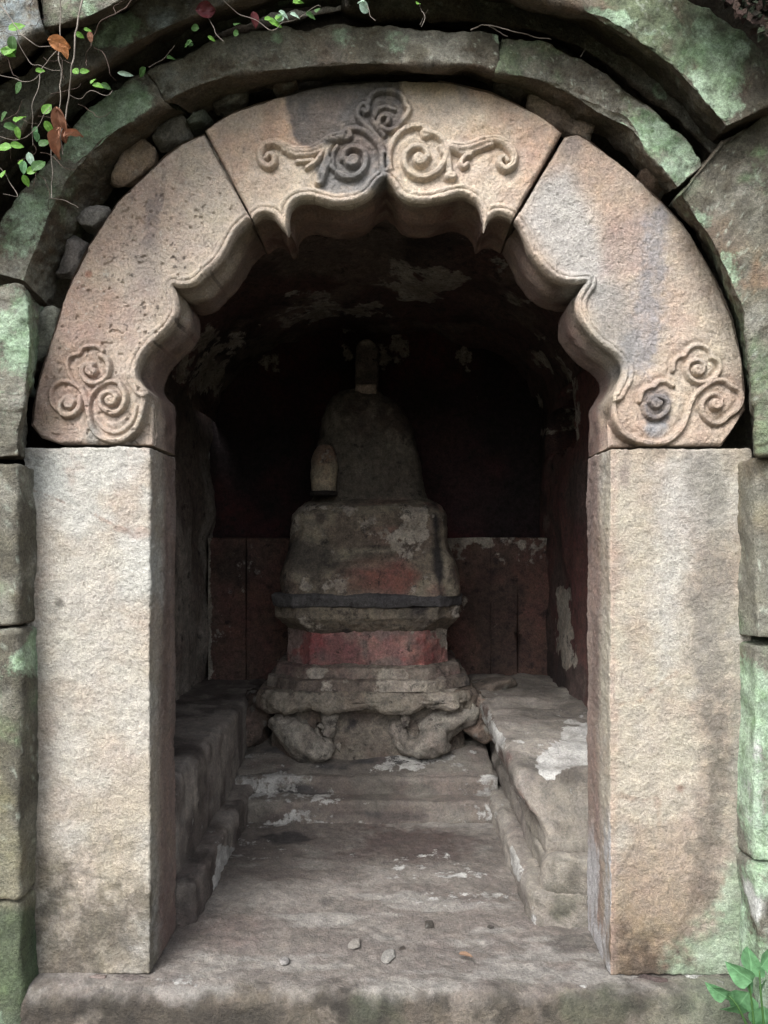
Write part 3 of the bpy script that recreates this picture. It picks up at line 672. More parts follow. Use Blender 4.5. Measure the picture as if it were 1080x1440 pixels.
def col_jr(V, N):
    x, y = proj(V)
    a = mix(np.tile(c(178, 168, 150), (len(V), 1)), c(168, 152, 134), fb(V, 5, 5, 141)); a = mix(a, c(186, 184, 176), fb(V, 4, 5, 142, .1, .6) * .6)
    n = 14 * fbm(V, 5, 5, 143); n2 = 8 * fbm(V, 38, 3, 148)
    a = mix(a, c(186, 186, 182), region(x + n + n2, y + n, [(920, 650), (965, 650), (965, 900), (935, 960), (920, 800)], 22) * .5)
    band = region(x + n + n2, y, [(966, 640), (1018, 640), (1022, 900), (1018, 1100), (1000, 1290), (950, 1300), (985, 1050), (973, 850)], 20)
    a = mix(a, mix(np.tile(c(126, 122, 114), (len(V), 1)), c(96, 90, 82), sst(y, 850, 1150)), grit(V, band, 14) * .72)
    a = mix(a, c(140, 138, 128), grit(V, sst(x + n, 1010, 1036), 15) * sst(y, 800, 1000) * .6)
    br = sst(y + n * 1.5 + n2, 1110, 1330) * sst(-(x + n), -1010, -930)
    a = mix(a, c(134, 112, 86), br * .85); a = mix(a, c(76, 64, 52), grit(V, sst(y + n + n2, 1270, 1376), 16) * .85)
    gr = sst((x - 1032) + (y - 1190) * .50 + n * 2.0 + n2 * 2, -24, 46) * sst(y, 1060, 1160)
    a = mix(a, mix(np.tile(c(136, 156, 128), (len(V), 1)), c(164, 182, 156), fb(V, 12, 5, 144)), grit(V, gr, 17) * .9)
    a = mix(a, c(134, 146, 120), grit(V, sst(x + n, 1015, 1055) * sst(y, 960, 1150), 18) * .5)
    a = mix(a, c(126, 110, 104), grit(V, sst(-(np.hypot((x - 878) * 1.2, (y - 665) * .5) + n * .7), -20, -4), 19) * .6)
    for ln in ([(872, 990), (900, 985), (925, 965), (950, 945)], [(862, 1118), (905, 1126), (922, 1120), (928, 1165)]):
        a = mix(a, c(142, 118, 96), grit(V, sst(-(pdist(x, y, ln) + n2 * .6 + n * .2), -6, 1), 20) * .55)
    a = mix(a, c(110, 98, 86), sst(-(pdist(x, y, [(868, 1230), (880, 1210), (892, 1188)]) + n2 * .2), -2.2, -.6) * .6)
    a = mix(a, c(116, 84, 66), sst(-(np.hypot((x - 958) * .7, y - 1108) + n2 * .4), -7, -1) * .7)
    a = mix(a, c(178, 150, 132), grit(V, sst(-(x - 858), -16, -2) * sst(-N[:, 1], .5, .9), 21) * .5)
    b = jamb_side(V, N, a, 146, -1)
    s = sst(-N[:, 0], .4, .8)
    wash = sst(y + 2 * n, 1120, 1200) * fb(V, 20, 5, 147, -.3, .4, st=(1, 1, .25))
    return mix(b, c(172, 172, 174), s * wash * .8)
def notch(V):
    x, y = proj(V); V = V.copy()
    V[:, 0] += .018 * np.exp(-((y - 888) / 13) ** 2) * sst(-V[:, 0], 1.0, 1.04) * sst(-V[:, 1], -.03, 0)
    return V
JR = ((7, .0035, 4), (28, .0018, 4), (100, .0018, 3))
XA = lambda p: (p - VX) * .002
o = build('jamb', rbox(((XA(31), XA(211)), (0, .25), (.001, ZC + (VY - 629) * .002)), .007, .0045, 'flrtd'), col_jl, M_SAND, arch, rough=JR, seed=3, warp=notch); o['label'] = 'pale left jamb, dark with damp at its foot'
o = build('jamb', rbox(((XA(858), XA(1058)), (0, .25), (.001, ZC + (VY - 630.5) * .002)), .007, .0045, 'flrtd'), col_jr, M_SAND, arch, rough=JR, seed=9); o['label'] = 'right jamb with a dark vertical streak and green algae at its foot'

# ================================================================== OUTER MOSSY RINGS AND SIDE WALLS
def voussoir(name, parent, inf, outf, Yf, inb, Yb, colf, seed, thick=0.0, nt_=170, rough=((4, .015, 4), (13, .008, 4), (38, .0035, 4)), outb=None):
    """curved block between two photo-pixel curves on its front face (depth Yf); inb = inner edge at the back"""
    a = resample(catmull(inf, 6), nt_); b = resample(catmull(outf, 6), nt_); d_ = resample(catmull(inb, 6), nt_)
    A = np.array([W(p[0], p[1], Yf) for p in a]); B = np.array([W(p[0], p[1], Yf) for p in b]); Dk = np.array([W(p[0], p[1], Yb) for p in d_])
    Ek = B.copy(); Ek[:, 1] = Yb
    rows = []
    def seg(P, Q, n): return [P + (Q - P) * t for t in np.linspace(0, 1, n)[:-1]]
    loop = seg(A, B, 44) + seg(B, Ek, 10) + seg(Ek, Dk, 5) + seg(Dk, A, 30)
    S = np.array(loop)                     # k x nt x 3
    # round the section corners
    for it in range(4): S = .5 * S + .25 * (np.roll(S, 1, 0) + np.roll(S, -1, 0))
    S = S.transpose(1, 0, 2)
    e0 = S[0].mean(0); e1 = S[-1].mean(0)
    caps0 = np.array([e0 + (S[0] - e0) * t for t in (0.001, .5, .85)]); caps1 = np.array([e1 + (S[-1] - e1) * t for t in (.85, .5, 0.001)])
    G = np.concatenate([caps0, S, caps1], 0)
    # ease the ends in a little
    mb = MB(); mb.grid(G, wrap=True)
    V = mb.V[0]; f = mb.F[0]; ctr = np.repeat(G.mean(1)[:, None], G.shape[1], 1).reshape(-1, 3)
    n = np.cross(V[f[:, 2]] - V[f[:, 0]], V[f[:, 3]] - V[f[:, 1]])
    if (n * (V[f].mean(1) - ctr[f].mean(1))).sum() < 0: mb.F[0] = f[:, ::-1]
    return build(name, mb, colf, M_MOSS, parent, rough=rough, seed=seed)
def mossf(green, seed, spots=()):
    def f(V, N):
        a = moss_colour(V, N, green, seed); x, y = proj(V)
        for (sx, sy, sr, colr, st_) in spots:
            d_ = np.hypot(x - sx, y - sy) + sr * .75 * fbm(V, 7, 5, seed + 7)
            k_ = sst(-d_, -sr * 1.3, -sr * .1) * st_ * sst(N[:, 2] - N[:, 1], -.1, .6)
            if colr is LG: a = over(a, k_)
            else: a = mix(a, colr, grit(V, k_, 3, .95))
            if colr is MG: a = over(a, k_ * .55)
        return a
    return f
LG = c(150, 180, 148); MG = c(112, 140, 102)
ring1 = thing('inner_arch_ring', (0, 0, 2.4), 'thick weathered stone ring with moss patches, directly around the carved arch', 'arch ring')
def shift(curve, dx, dy): return [(p[0] + dx, p[1] + dy) for p in curve]
Y1 = -.085
voussoir('ring_stone', ring1, [(34, 396), (46, 362), (58, 335), (72, 298), (101, 245), (147, 197), (200, 163), (228, 146)],
         [(-30, 380), (-12, 330), (8, 290), (32, 258), (92, 190), (140, 140), (176, 116), (204, 104)], Y1,
         [(78, 440), (96, 385), (125, 325), (150, 290), (185, 248), (225, 208), (265, 180), (285, 168)], .10,
         mossf(.35, 300, ((150, 165, 60, LG, .9), (190, 150, 34, LG, .7), (45, 300, 55, LG, .7))), 301)
voussoir('ring_stone', ring1, [(232, 143), (280, 121), (330, 106), (375, 101), (450, 95), (530, 91), (615, 92), (665, 91), (697, 101)],
         [(207, 101), (258, 80), (320, 60), (362, 46), (425, 37), (480, 29), (530, 31), (620, 38), (700, 48)], Y1,
         [(287, 170), (330, 148), (395, 126), (430, 116), (475, 107), (545, 104), (617, 104), (650, 109), (690, 118)], .06,
         mossf(.22, 310, ((480, 50, 22, LG, .7), (390, 52, 10, LG, .6), (560, 60, 16, LG, .4), (250, 110, 22, c(150, 156, 148), .5))), 311)
voussoir('ring_stone', ring1, [(700, 103), (765, 116), (810, 138), (850, 161), (885, 178), (910, 216), (935, 242), (952, 266)],
         [(704, 48), (765, 54), (800, 70), (860, 105), (890, 125), (940, 165), (972, 200), (992, 232)], Y1,
         [(692, 118), (726, 134), (764, 154), (796, 178), (835, 190), (868, 216), (902, 244), (932, 274)], .08,
         mossf(.35, 320, ((900, 190, 50, MG, .8), (950, 240, 40, LG, .6))), 321)
band = thing('recessed_arch_band', (0, 0, 2.6), 'dark recessed stone band between the inner and outer arch rings', 'arch ring')
voussoir('ring_stone', band, [(-60, 330), (0, 260), (90, 170), (200, 95), (330, 45), (480, 15)], [(-120, 260), (-50, 150), (50, 60), (170, -20), (320, -70), (480, -95)], .12, [(-40, 350), (10, 280), (90, 190), (200, 105), (330, 55), (480, 25)], .19, mossf(.1, 330), 331)
voussoir('ring_stone', band, [(484, 15), (620, 25), (760, 45), (860, 95), (950, 165), (1010, 230)], [(484, -95), (640, -80), (800, -45), (920, 20), (1020, 90), (1090, 170)], .0, [(484, 25), (620, 35), (760, 55), (860, 110), (950, 180), (1000, 240)], .12, mossf(.25, 335), 336)
ring2 = thing('outer_arch_ring', (0, -.1, 2.7), 'second mossy stone ring stepping forward outside the recessed band', 'arch ring')
Y2 = -.21
voussoir('ring_stone', ring2, [(-90, 330), (-40, 250), (0, 204), (24, 188), (64, 146), (100, 116), (144, 90), (189, 62), (240, 38), (300, 14), (370, -10), (480, -30)],
         [(-150, 250), (-90, 180), (-40, 135), (0, 112), (40, 92), (70, 68), (102, 44), (135, 28), (170, 14), (230, -20), (330, -65), (470, -90)], Y2,
         [(-50, 340), (0, 260), (30, 215), (60, 195), (95, 160), (130, 130), (170, 105), (210, 80), (255, 60), (315, 32), (380, 10), (480, -8)], .05,
         mossf(.42, 340, ((165, 45, 26, LG, .9), (140, 60, 20, LG, .8), (230, 24, 14, c(150, 160, 158), .8), (30, 170, 30, MG, .5))), 341)
voussoir('ring_stone', ring2, [(484, -30), (600, -32), (725, -12), (810, 14), (850, 34), (890, 56), (940, 92), (975, 128), (1003, 160), (1020, 182)],
         [(484, -90), (620, -100), (760, -85), (900, -50), (985, -5), (1022, 20), (1060, 54), (1090, 85), (1110, 105), (1125, 125)], Y2,
         [(484, -8), (600, -10), (715, 10), (795, 36), (830, 56), (868, 80), (915, 115), (950, 150), (980, 185), (1000, 205)], .05,
         mossf(.45, 350, ((1005, 70, 50, MG, .9), (1020, 110, 45, LG, .55), (990, 40, 20, LG, .6))), 351)
ring3 = thing('upper_rock_ledge', (-1, -.3, 2.9), 'grey ledge stone with moss at its edge, above the outer ring by the vines', 'ledge')
voussoir('ledge_stone', ring3, [(-140, 200), (-60, 125), (0, 88), (29, 62), (58, 44)], [(-190, 100), (-120, 20), (-40, -40), (10, -60), (40, -60)], -.36,
         [(-100, 220), (-30, 150), (30, 108), (62, 84), (90, 66)], .02, mossf(.12, 360, ((12, 40, 60, c(130, 140, 142), .7), (15, 80, 14, MG, .8))), 361)
voussoir('ledge_stone', ring3, [(62, 42), (90, 36), (124, 26), (155, 12), (200, -12), (300, -50)], [(44, -60), (80, -60), (120, -70), (160, -80), (220, -100), (310, -130)], -.33,
         [(92, 64), (120, 56), (150, 44), (180, 30), (225, 8), (320, -30)], .02, mossf(.5, 365, ((130, 12, 30, MG, .9),)), 366)
# side walls of big blocks
wallR = thing('mossy_side_wall', (1.2, 0, -.1), 'mossy block wall beside the right jamb, topped by a large leaning block', 'wall')
voussoir('wall_block', wallR, [(955, 273), (972, 304), (998, 341), (1016, 381), (1032, 419), (1044, 445), (1053, 490), (1058, 530), (1062, 580), (1064, 640)],
         [(1020, 188), (1090, 150), (1150, 140), (1250, 160), (1300, 240), (1310, 320), (1310, 400), (1310, 500), (1310, 580), (1310, 640)], -.14,
         [(938, 292), (962, 322), (985, 358), (1008, 400), (1028, 440), (1042, 480), (1050, 520), (1055, 560), (1060, 600), (1064, 640)], .10,
         mossf(.30, 370, ((985, 310, 34, LG, .9), (1010, 380, 36, LG, .8), (1030, 430, 22, LG, .6), (1065, 260, 40, MG, .6), (1060, 400, 40, c(124, 104, 84), .7))), 371, nt_=220)
def wcolR(V, N):
    a = moss_colour(V, N, .22, 380); x, y = proj(V)
    a = mix(a, c(140, 128, 104), fb(V, 5, 4, 381) * .6 * sst(-y, -930, -860))
    a = over(a, fb(V, 6, 5, 382, -.5, .5) * sst(y, 900, 960) * .9)
    return mix(a, c(220, 222, 220), fb(V, 12, 4, 383, .05, .35) * sst(-(x - 1062), -14, -4) * sst(y, 960, 1020) * .8)
ZB = lambda p, Y: WZ(p, Y)
for (a_, b_) in ((643, 903), (907, 1215), (1219, 1600)):
    build('wall_block', rbox(((WX(1063, -.1), WX(1063, -.1) + .55), (-.10 + random.uniform(-.01, .01), .3), (ZB(b_, -.1), ZB(a_, -.1))), .014, .014, 'flt'), wcolR, M_MOSS, wallR, rough=((5, .010, 4), (18, .004, 4), (55, .0015, 3)), seed=a_)
wallL = thing('mossy_side_wall', (-1.2, 0, -.1), 'greenish stacked block wall beside the pale left jamb', 'wall')
def wcolL(V, N):
    a = moss_colour(V, N, .30, 390); x, y = proj(V)
    a = over(a, fb(V, 5, 5, 391, -.8, .2) * sst(-y, -660, -440) * .95)
    a = mix(a, c(132, 126, 98), fb(V, 5, 5, 392, -.1, .5) * sst(y, 980, 1060) * .6)
    a = mix(a, c(60, 84, 58), sst(y, 1262, 1290) * .7)
    return over(a, fb(V, 8, 5, 393, -.2, .5) * sst(-np.abs(y - 910), -60, -5) * .9)
prev = [(30, 398), (44, 440), (42, 500), (34, 560), (30, 640)]
voussoir('wall_block', wallL, [(32, 400), (42, 440), (44, 490), (38, 550), (31, 600), (28, 643)], [(-200, 400), (-200, 440), (-200, 490), (-200, 550), (-200, 600), (-200, 643)], -.10,
         [(76, 448), (66, 480), (58, 515), (48, 550), (40, 590), (36, 643)], .10, wcolL, 394)
for (a_, b_) in ((648, 882), (886, 1268), (1272, 1600)):
    build('wall_block', rbox(((WX(27, -.1) - .5, WX(27 + random.uniform(-2, 1), -.1)), (-.10 + random.uniform(-.012, .012), .3), (ZB(b_, -.1), ZB(a_, -.1))), .016, .014, 'frt'), wcolL, M_MOSS, wallL, rough=((5, .010, 4), (18, .004, 4), (55, .0015, 3)), seed=a_)

# wedge stones packed between the carved arch and the inner ring
def pebble(name, px, py, Y, wpx, hpx, rot, depth, colr, seed, mat=None, parent=None, sq=.42):
    """an angular lump: a ball cut by random planes, scaled and turned"""
    n, m = 44, 26; S = (D + Y) / F; rg = np.random.default_rng(seed)
    th_ = np.linspace(0, 2 * math.pi, n, endpoint=False); ph = np.linspace(-math.pi / 2 + .02, math.pi / 2 - .02, m)
    U = np.stack([np.cos(ph)[:, None] * np.cos(th_), np.repeat(np.sin(ph)[:, None], n, 1), np.cos(ph)[:, None] * np.sin(th_)], 2)
    K = rg.normal(size=(15, 3)); K /= np.linalg.norm(K, axis=1)[:, None]; dk = rg.uniform(.62, 1.0, 15)
    K = np.r_[K, np.array([[0, 0, 1], [0, 0, -1], [1, 0, 0.1], [-1, 0, -.1], [0, -1, 0]])]; dk = np.r_[dk, rg.uniform(.7, .9, 5)]
    dots = np.maximum(U @ K.T, 1e-3); rad = (dk / dots).min(2); rad = np.minimum(rad, 1.25)
    G = U * rad[..., None] * np.array([wpx * S * .62, depth * .62, hpx * S * .62])
    cr, sr = math.cos(R(rot)), math.sin(R(rot))
    X = G[..., 0] * cr - G[..., 2] * sr; Z = G[..., 0] * sr + G[..., 2] * cr
    cpt = W(px, py, Y); G = np.stack([X + cpt[0], G[..., 1] + cpt[1], Z + cpt[2]], 2)
    mb = MB(); mb.grid(G, wrap=True)
    if np.dot(vnormals(mb.V[0], mb.F[0])[n * 13], mb.V[0][n * 13] - cpt) < 0: mb.F[0] = mb.F[0][:, ::-1]
    s_ = min(wpx, hpx) * S
    def colf(V, N):
        a = mix(np.tile(colr, (len(V), 1)), colr * .6, fb(V, 14, 4, seed)); return mix(a, c(150, 152, 146), fb(V, 20, 4, seed + 1, .3, .7) * .5)
    return build(name, mb, colf, mat or M_MOSS, parent, rough=((12, s_ * .08, 3), (40, s_ * .05, 3)), seed=seed)
wedges = [(190, 236, .05, 82, 40, 44, .09, c(140, 120, 100), 'long brown wedge stone lying along the left arch stone'),
          (243, 191, .05, 58, 28, 30, .09, c(132, 128, 118), 'grey wedge stone with pale patches beside the brown wedge'),
          (282, 172, .05, 36, 20, 20, .09, c(98, 104, 92), 'small dark green wedge stone above the left joint of the keystone'),
          (328, 147, .05, 50, 18, 24, .09, c(110, 104, 94), 'flat grey wedge stone on the left shoulder of the keystone'),
          (402, 129, .05, 34, 10, 12, .09, c(146, 126, 112), 'thin flake of stone on top of the keystone grey stain'),
          (138, 311, .05, 48, 27, 32, .09, c(140, 136, 130), 'smooth grey cobble under the dangling vine tip'),
          (108, 368, .05, 62, 32, 58, .09, c(116, 110, 106), 'upright grey wedge stone below the smooth cobble'),
          (64, 476, .05, 80, 36, 72, .09, c(126, 128, 116), 'tall fractured wedge stone beside the left spiral carving'),
          (39, 546, .05, 20, 22, 0, .09, c(134, 146, 132), 'small pale green pebble in the gap by the left wall'),
          (786, 158, .05, 102, 42, -26, .09, c(158, 140, 124), 'large pale wedge stone above the right joint of the keystone'),
          (714, 131, .05, 44, 14, -16, .09, c(110, 102, 92), 'thin dark wedge stone on the right shoulder of the keystone'),
          (915, 260, .05, 50, 16, -40, .09, c(124, 106, 90), 'thin sliver stone behind the outer edge of the right arch stone')]
for i, (px, py, Y, a_, b_, r_, d_, cc, lb) in enumerate(wedges):
    tag(pebble('wedge_stone', px, py, Y, a_, b_, r_, d_, cc * 1.15, 400 + i * 3), lb, 'stone', 'stones wedged between the arches')

# ================================================================== INSIDE: BENCHES, STEPS, PEDESTAL, STATUE
def bench_col(V, N):
    a = mix(np.tile(c(128, 118, 108), (len(V), 1)), c(100, 92, 84), fb(V, 4, 5, 501)); a = mix(a, c(148, 140, 128), fb(V, 6, 5, 502, 0, .5) * .6)
    x, y = proj(V)
    wp = region(x + 9 * fbm(V, 12, 4, 503), y + 9 * fbm(V, 12, 4, 504), [(748, 1092), (750, 1070), (790, 1040), (800, 1018), (850, 1010), (850, 1070), (800, 1075), (770, 1095)], 4)
    ov_ = wp
    a = mix(a, c(140, 132, 116), sst(y, 1085, 1120) * .5 * (x > 740)); a = mix(a, c(78, 72, 62), grit(V, fb(V, 10, 5, 508, .05, .5), 64, .9) * sst(-N[:, 1], .2, .7) * .6)
    a = mix(a, c(96, 72, 62), sst(-N[:, 0], .5, .8) * fb(V, 6, 4, 505, -.2, .4) * sst(V[:, 2], .2, .3) * .8)
    ov_ = np.maximum(ov_, sst(-N[:, 0], .3, .8) * fb(V, 6, 4, 506, -.3, .5, st=(1, .4, 1)) * .7)
    a = mix(a, c(74, 76, 60), fb(V, 9, 5, 507, 0, .5) * sst(-V[:, 2], -.2, -.02) * sst(-N[:, 1], .4, .8) * .8)
    return over(a, np.maximum(ov_, .3 * fb(V, 4, 4, 509)))
BR = ((3, .014, 4), (9, .013, 4), (28, .005, 4), (70, .0018, 3))
bR = thing('side_bench', (.66, 1.3, 0), 'broken masonry bench with a white plaster patch, along the red right wall', 'bench')
def wr(V):
    V = V.copy(); k = sst(-V[:, 1], -.75, -.38); V[:, 2] -= k * .035 * sst(V[:, 2], .25, .4)
    V[:, 0] += .07 * sst(-V[:, 2], -.40, -.25) * sst(-V[:, 0], -.60, -.45)
    V[:, 1] += .12 * sst(V[:, 2], .2, .45) * sst(-V[:, 1], -.6, -.4) ; return V
build('bench_top', rbox(((.425, XR + .03), (.34, YB), (.17, .475)), .035, .018, 'flt'), bench_col, M_FLOOR, bR, rough=BR, seed=1, warp=wr)
build('bench_course', rbox(((.50, XR + .03), (.29, YB), (.09, .20)), .03, .02, 'flt'), bench_col, M_FLOOR, bR, rough=BR, seed=2)
build('bench_plinth', rbox(((.445, XR + .03), (.265, YB), (-.02, .105)), .028, .018, 'flt'), bench_col, M_FLOOR, bR, rough=BR, seed=3)
def bench_colL(V, N):
    a = mix(np.tile(c(138, 128, 119), (len(V), 1)), c(106, 95, 88), fb(V, 4, 5, 511)); a = mix(a, c(156, 146, 134), fb(V, 7, 5, 512, .1, .5) * .5)
    x, y = proj(V)
    a = mix(a, c(62, 52, 48), fb(V, 8, 5, 513, .1, .5, st=(1, 1, .3)) * .6)
    wp = region(x + 6 * fbm(V, 12, 4, 514), y + 6 * fbm(V, 12, 4, 515), [(308, 1190), (335, 1188), (345, 1225), (330, 1258), (296, 1258)], 5)
    return over(a, np.maximum(wp, .25 * fb(V, 5, 4, 516)))
bL = thing('side_bench', (-.87, 1.3, 0), 'shadowed masonry bench along the grey left wall', 'bench')
build('bench_top', rbox(((XL - .03, -.70), (.34, YB), (.1, .45)), .03, .02, 'frt'), bench_colL, M_FLOOR, bL, rough=((3, .006, 4), (14, .006, 4), (38, .004, 4)), seed=4)
def wl(V):
    V = V.copy(); V[:, 0] -= .10 * sst(V[:, 2], .03, .17) * sst(V[:, 0], -.75, -.65); return V
build('bench_plinth', rbox(((XL - .03, -.625), (.28, YB), (-.02, .13)), .022, .012, 'frt'), bench_colL, M_FLOOR, bL, rough=((3, .005, 4), (14, .006, 4), (38, .004, 4)), seed=5)

def step_col(V, N):
    a = mix(np.tile(c(122, 114, 104), (len(V), 1)), c(96, 88, 80), fb(V, 5, 5, 521, st=(.5, 1, 1.5))); ov_ = fb(V, 6, 5, 522, -.4, .6, st=(.4, 1, 1.6)) * .62
    a = mix(a, c(58, 58, 62), fb(V, 5, 5, 523, .35, .6, st=(.5, 1, 2)) * .8)
    return over(mix(a, c(104, 88, 80), fb(V, 4, 5, 524, .2, .6) * .5), ov_)
steps = thing('altar_steps', (-.1, 1.3, 0), 'low crumbling steps in front of the pedestal', 'steps')
build('step', rbox(((-.70, .475), (1.15, 1.9), (-.02, .092)), .022, .014, 'ft'), step_col, M_FLOOR, steps, rough=((3, .01, 4), (12, .006, 4), (40, .002, 3)), seed=1)
build('step', rbox(((-.72, .49), (1.26, 1.9), (.05, .16)), .022, .014, 'ft'), step_col, M_FLOOR, steps, rough=((3, .012, 4), (12, .006, 4), (40, .002, 3)), seed=2)
def slope(V): V = V.copy(); V[:, 2] += .26 * np.clip(V[:, 1] - 1.30, 0, .3) * sst(V[:, 2], .05, .15); return V
build('step', rbox(((-.71, .47), (1.285, 1.95), (.1, .165)), .02, .014, 'ft'), step_col, M_FLOOR, steps, rough=((3, .012, 4), (12, .007, 4), (40, .002, 3)), seed=3, warp=slope)

PX = -.115     # axis of pedestal and statue
PY = 3.93 - D  # centre depth
def octloft(levels, n_side=26, zstep=.006, pw=None):
    """levels: (z, half width, half depth, chamfer) -> eight-sided loft"""
    rows = []
    for k in range(len(levels) - 1):
        z0 = levels[k]; z1 = levels[k + 1]; n = max(2, int(math.hypot(z1[0] - z0[0], z1[1] - z0[1]) / zstep) + 1)
        for t in np.linspace(0, 1, n)[:(None if k == len(levels) - 2 else -1)]: rows.append([z0[q] + (z1[q] - z0[q]) * t for q in range(4)])
    G = []
    for (z, w_, d_, ch) in rows:
        pts = [(w_ - ch, -d_), (w_, -d_ + ch), (w_, d_ - ch), (w_ - ch, d_), (-w_ + ch, d_), (-w_, d_ - ch), (-w_, -d_ + ch), (-w_ + ch, -d_)]
        ring = []
        for i in range(8):
            a = np.array(pts[i]); b = np.array(pts[(i + 1) % 8]); n = {7: 150, 3: 8, 0: 40, 6: 40}.get(i, 12)
            ring += [a + (b - a) * t for t in np.linspace(0, 1, n, endpoint=False)]
        ring = np.array(ring); ring = .5 * ring + .25 * (np.roll(ring, 1, 0) + np.roll(ring, -1, 0))
        G.append(np.c_[ring[:, 0] + PX, ring[:, 1] + PY, np.full(len(ring), z)])
    G = np.array(G); mb = MB(); mb.grid(G, wrap=True)
    V = mb.V[0]; f = mb.F[0]; n = np.cross(V[f[:, 2]] - V[f[:, 0]], V[f[:, 3]] - V[f[:, 1]])
    if (n * (V[f].mean(1) - np.array([PX, PY, G[..., 2].mean()]))).sum() < 0: mb.F[0] = f[:, ::-1]
    return mb
def worn(base, alt, red=0, dark=.5, pale=.5, seed=600):
    def f(V, N):
        a = mix(np.tile(base, (len(V), 1)), alt, fb(V, 6, 5, seed))
        if red:
            a = mix(a, c(132, 70, 66), grit(V, fb(V, 6, 5, seed + 1, .3 - red, .8 - red), 51) * .85)
            a = mix(a, c(164, 112, 106), fb(V, 9, 5, seed + 2, .2, .6) * .6)
        ov_ = fb(V, 5, 5, seed + 3, .45 - pale, 1.35 - pale) * .72
        a = mix(a, c(50, 48, 52), grit(V, fb(V, 5, 5, seed + 4, .9 - dark, 1.25 - dark), 53) * .8)
        return over(a, ov_)
    return f
PR = ((4, .006, 4), (14, .005, 4), (38, .0032, 4), (90, .0012, 2))
ped = thing('pedestal', (PX, PY, .16), 'eight sided tiered stone pedestal with faded red waist under the statue', 'pedestal')
hd = PY + D  # distance of the axis
def half(pxw, d_): return pxw * d_ / F
build('base_block', octloft([(.12, .48, .40, .12), (.30, .47, .39, .12), (.44, .45, .37, .12)]), worn(c(112, 104, 94), c(92, 80, 72), 0, .35, .4, 610), M_DARK, ped, rough=PR, seed=1)
def slabwarp(V):
    V = V.copy(); e = fbm(V * np.array([1, 1, .2]), 11, 5, 77, .6); V[:, 2] += np.where(V[:, 2] < .47, .034 * np.clip(e, -.3, 1), 0); return V
build('base_slab', octloft([(.425, .30, .25, .1), (.43, .515, .465, .10), (.45, .53, .48, .10), (.50, .53, .48, .10), (.525, .515, .465, .1), (.53, .36, .3, .1)]), worn(c(128, 120, 108), c(104, 92, 82), 0, .35, .62, 620), M_DARK, ped, rough=PR, seed=2, warp=slabwarp)
build('lower_tier', octloft([(.525, .50, .45, .17), (.572, .49, .445, .17), (.583, .44, .38, .16)]), worn(c(124, 116, 106), c(108, 96, 88), 0, .3, .55, 630), M_DARK, ped, rough=PR, seed=3)
build('middle_tier', octloft([(.578, .46, .41, .16), (.625, .45, .40, .16), (.637, .39, .34, .15)]), worn(c(124, 114, 104), c(112, 92, 86), 0, .3, .5, 640), M_DARK, ped, rough=PR, seed=4)
build('waist', octloft([(.632, .405, .35, .13), (.80, .40, .345, .13)]), worn(c(128, 108, 102), c(126, 86, 82), .28, .34, .55, 650), M_DARK, ped, rough=PR, seed=5)
build('flared_tier', octloft([(.79, .39, .34, .13), (.80, .40, .355, .13), (.86, .452, .41, .12), (.915, .455, .415, .12), (.92, .42, .36, .12)]), worn(c(120, 110, 96), c(98, 90, 80), 0, .42, .5, 660), M_DARK, ped, rough=PR, seed=6)
build('cornice', octloft([(.915, .435, .39, .11), (.92, .455, .42, .11), (.965, .46, .425, .11), (.975, .45, .41, .11), (.98, .36, .3, .1)]), worn(c(84, 82, 82), c(72, 70, 72), 0, .45, .3, 670), M_DARK, ped, rough=((4, .008, 4), (14, .004, 4), (45, .002, 3)), seed=7)

# curled lion-like paws under the slab
def tube_mesh(pts, rad, n=14, m=None, squash=1.0):
    p = catmull(pts, 9 if n > 30 else 5) if len(pts) > 2 else np.array(pts, float); r_ = np.interp(np.linspace(0, 1, len(p)), np.linspace(0, 1, len(rad)), rad)
    G = []; prevn = None
    for i in range(len(p)):
        t = p[min(i + 1, len(p) - 1)] - p[max(i - 1, 0)]; t = t / (np.linalg.norm(t) + 1e-9)
        ref = np.array([0, 1.0, 0]) if abs(t[1]) < .9 else np.array([1.0, 0, 0])
        a = np.cross(t, ref); a /= np.linalg.norm(a); b = np.cross(t, a)
        th_ = np.linspace(0, 2 * math.pi, n, endpoint=False)
        G.append(p[i] + r_[i] * (np.cos(th_)[:, None] * a + np.sin(th_)[:, None] * b * squash))
    G = np.array(G); c0 = G[0].mean(0); c1 = G[-1].mean(0)
    G = np.concatenate([np.array([c0 + (G[0] - c0) * t for t in (.01, .7)]), G, np.array([c1 + (G[-1] - c1) * t for t in (.7, .01)])], 0)
    mb = MB() if m is None else m
    k = len(mb.V); mb.grid(G, wrap=True)
    V = mb.V[k]; f = mb.F[k] - (mb.n - len(V)); n_ = np.cross(V[f[:, 2]] - V[f[:, 0]], V[f[:, 3]] - V[f[:, 1]])
    ctr = np.repeat(G.mean(1)[:, None], n, 1).reshape(-1, 3)
    if (n_ * (V[f].mean(1) - ctr[f].mean(1))).sum() < 0: mb.F[k] = mb.F[k][:, ::-1]
    return mb
def paw(pts_list, label, seed):
    mb = MB()
    for pts, rad in pts_list: tube_mesh([W(a, b, y_) for (a, b, y_) in pts], rad, 40, mb)
    o = build('carved_foot', mb, worn(c(142, 136, 126), c(118, 110, 102), 0, .3, .5, seed), M_DARK, ped, rough=((8, .022, 4), (20, .012, 4), (60, .003, 3)), seed=seed); o['label'] = label
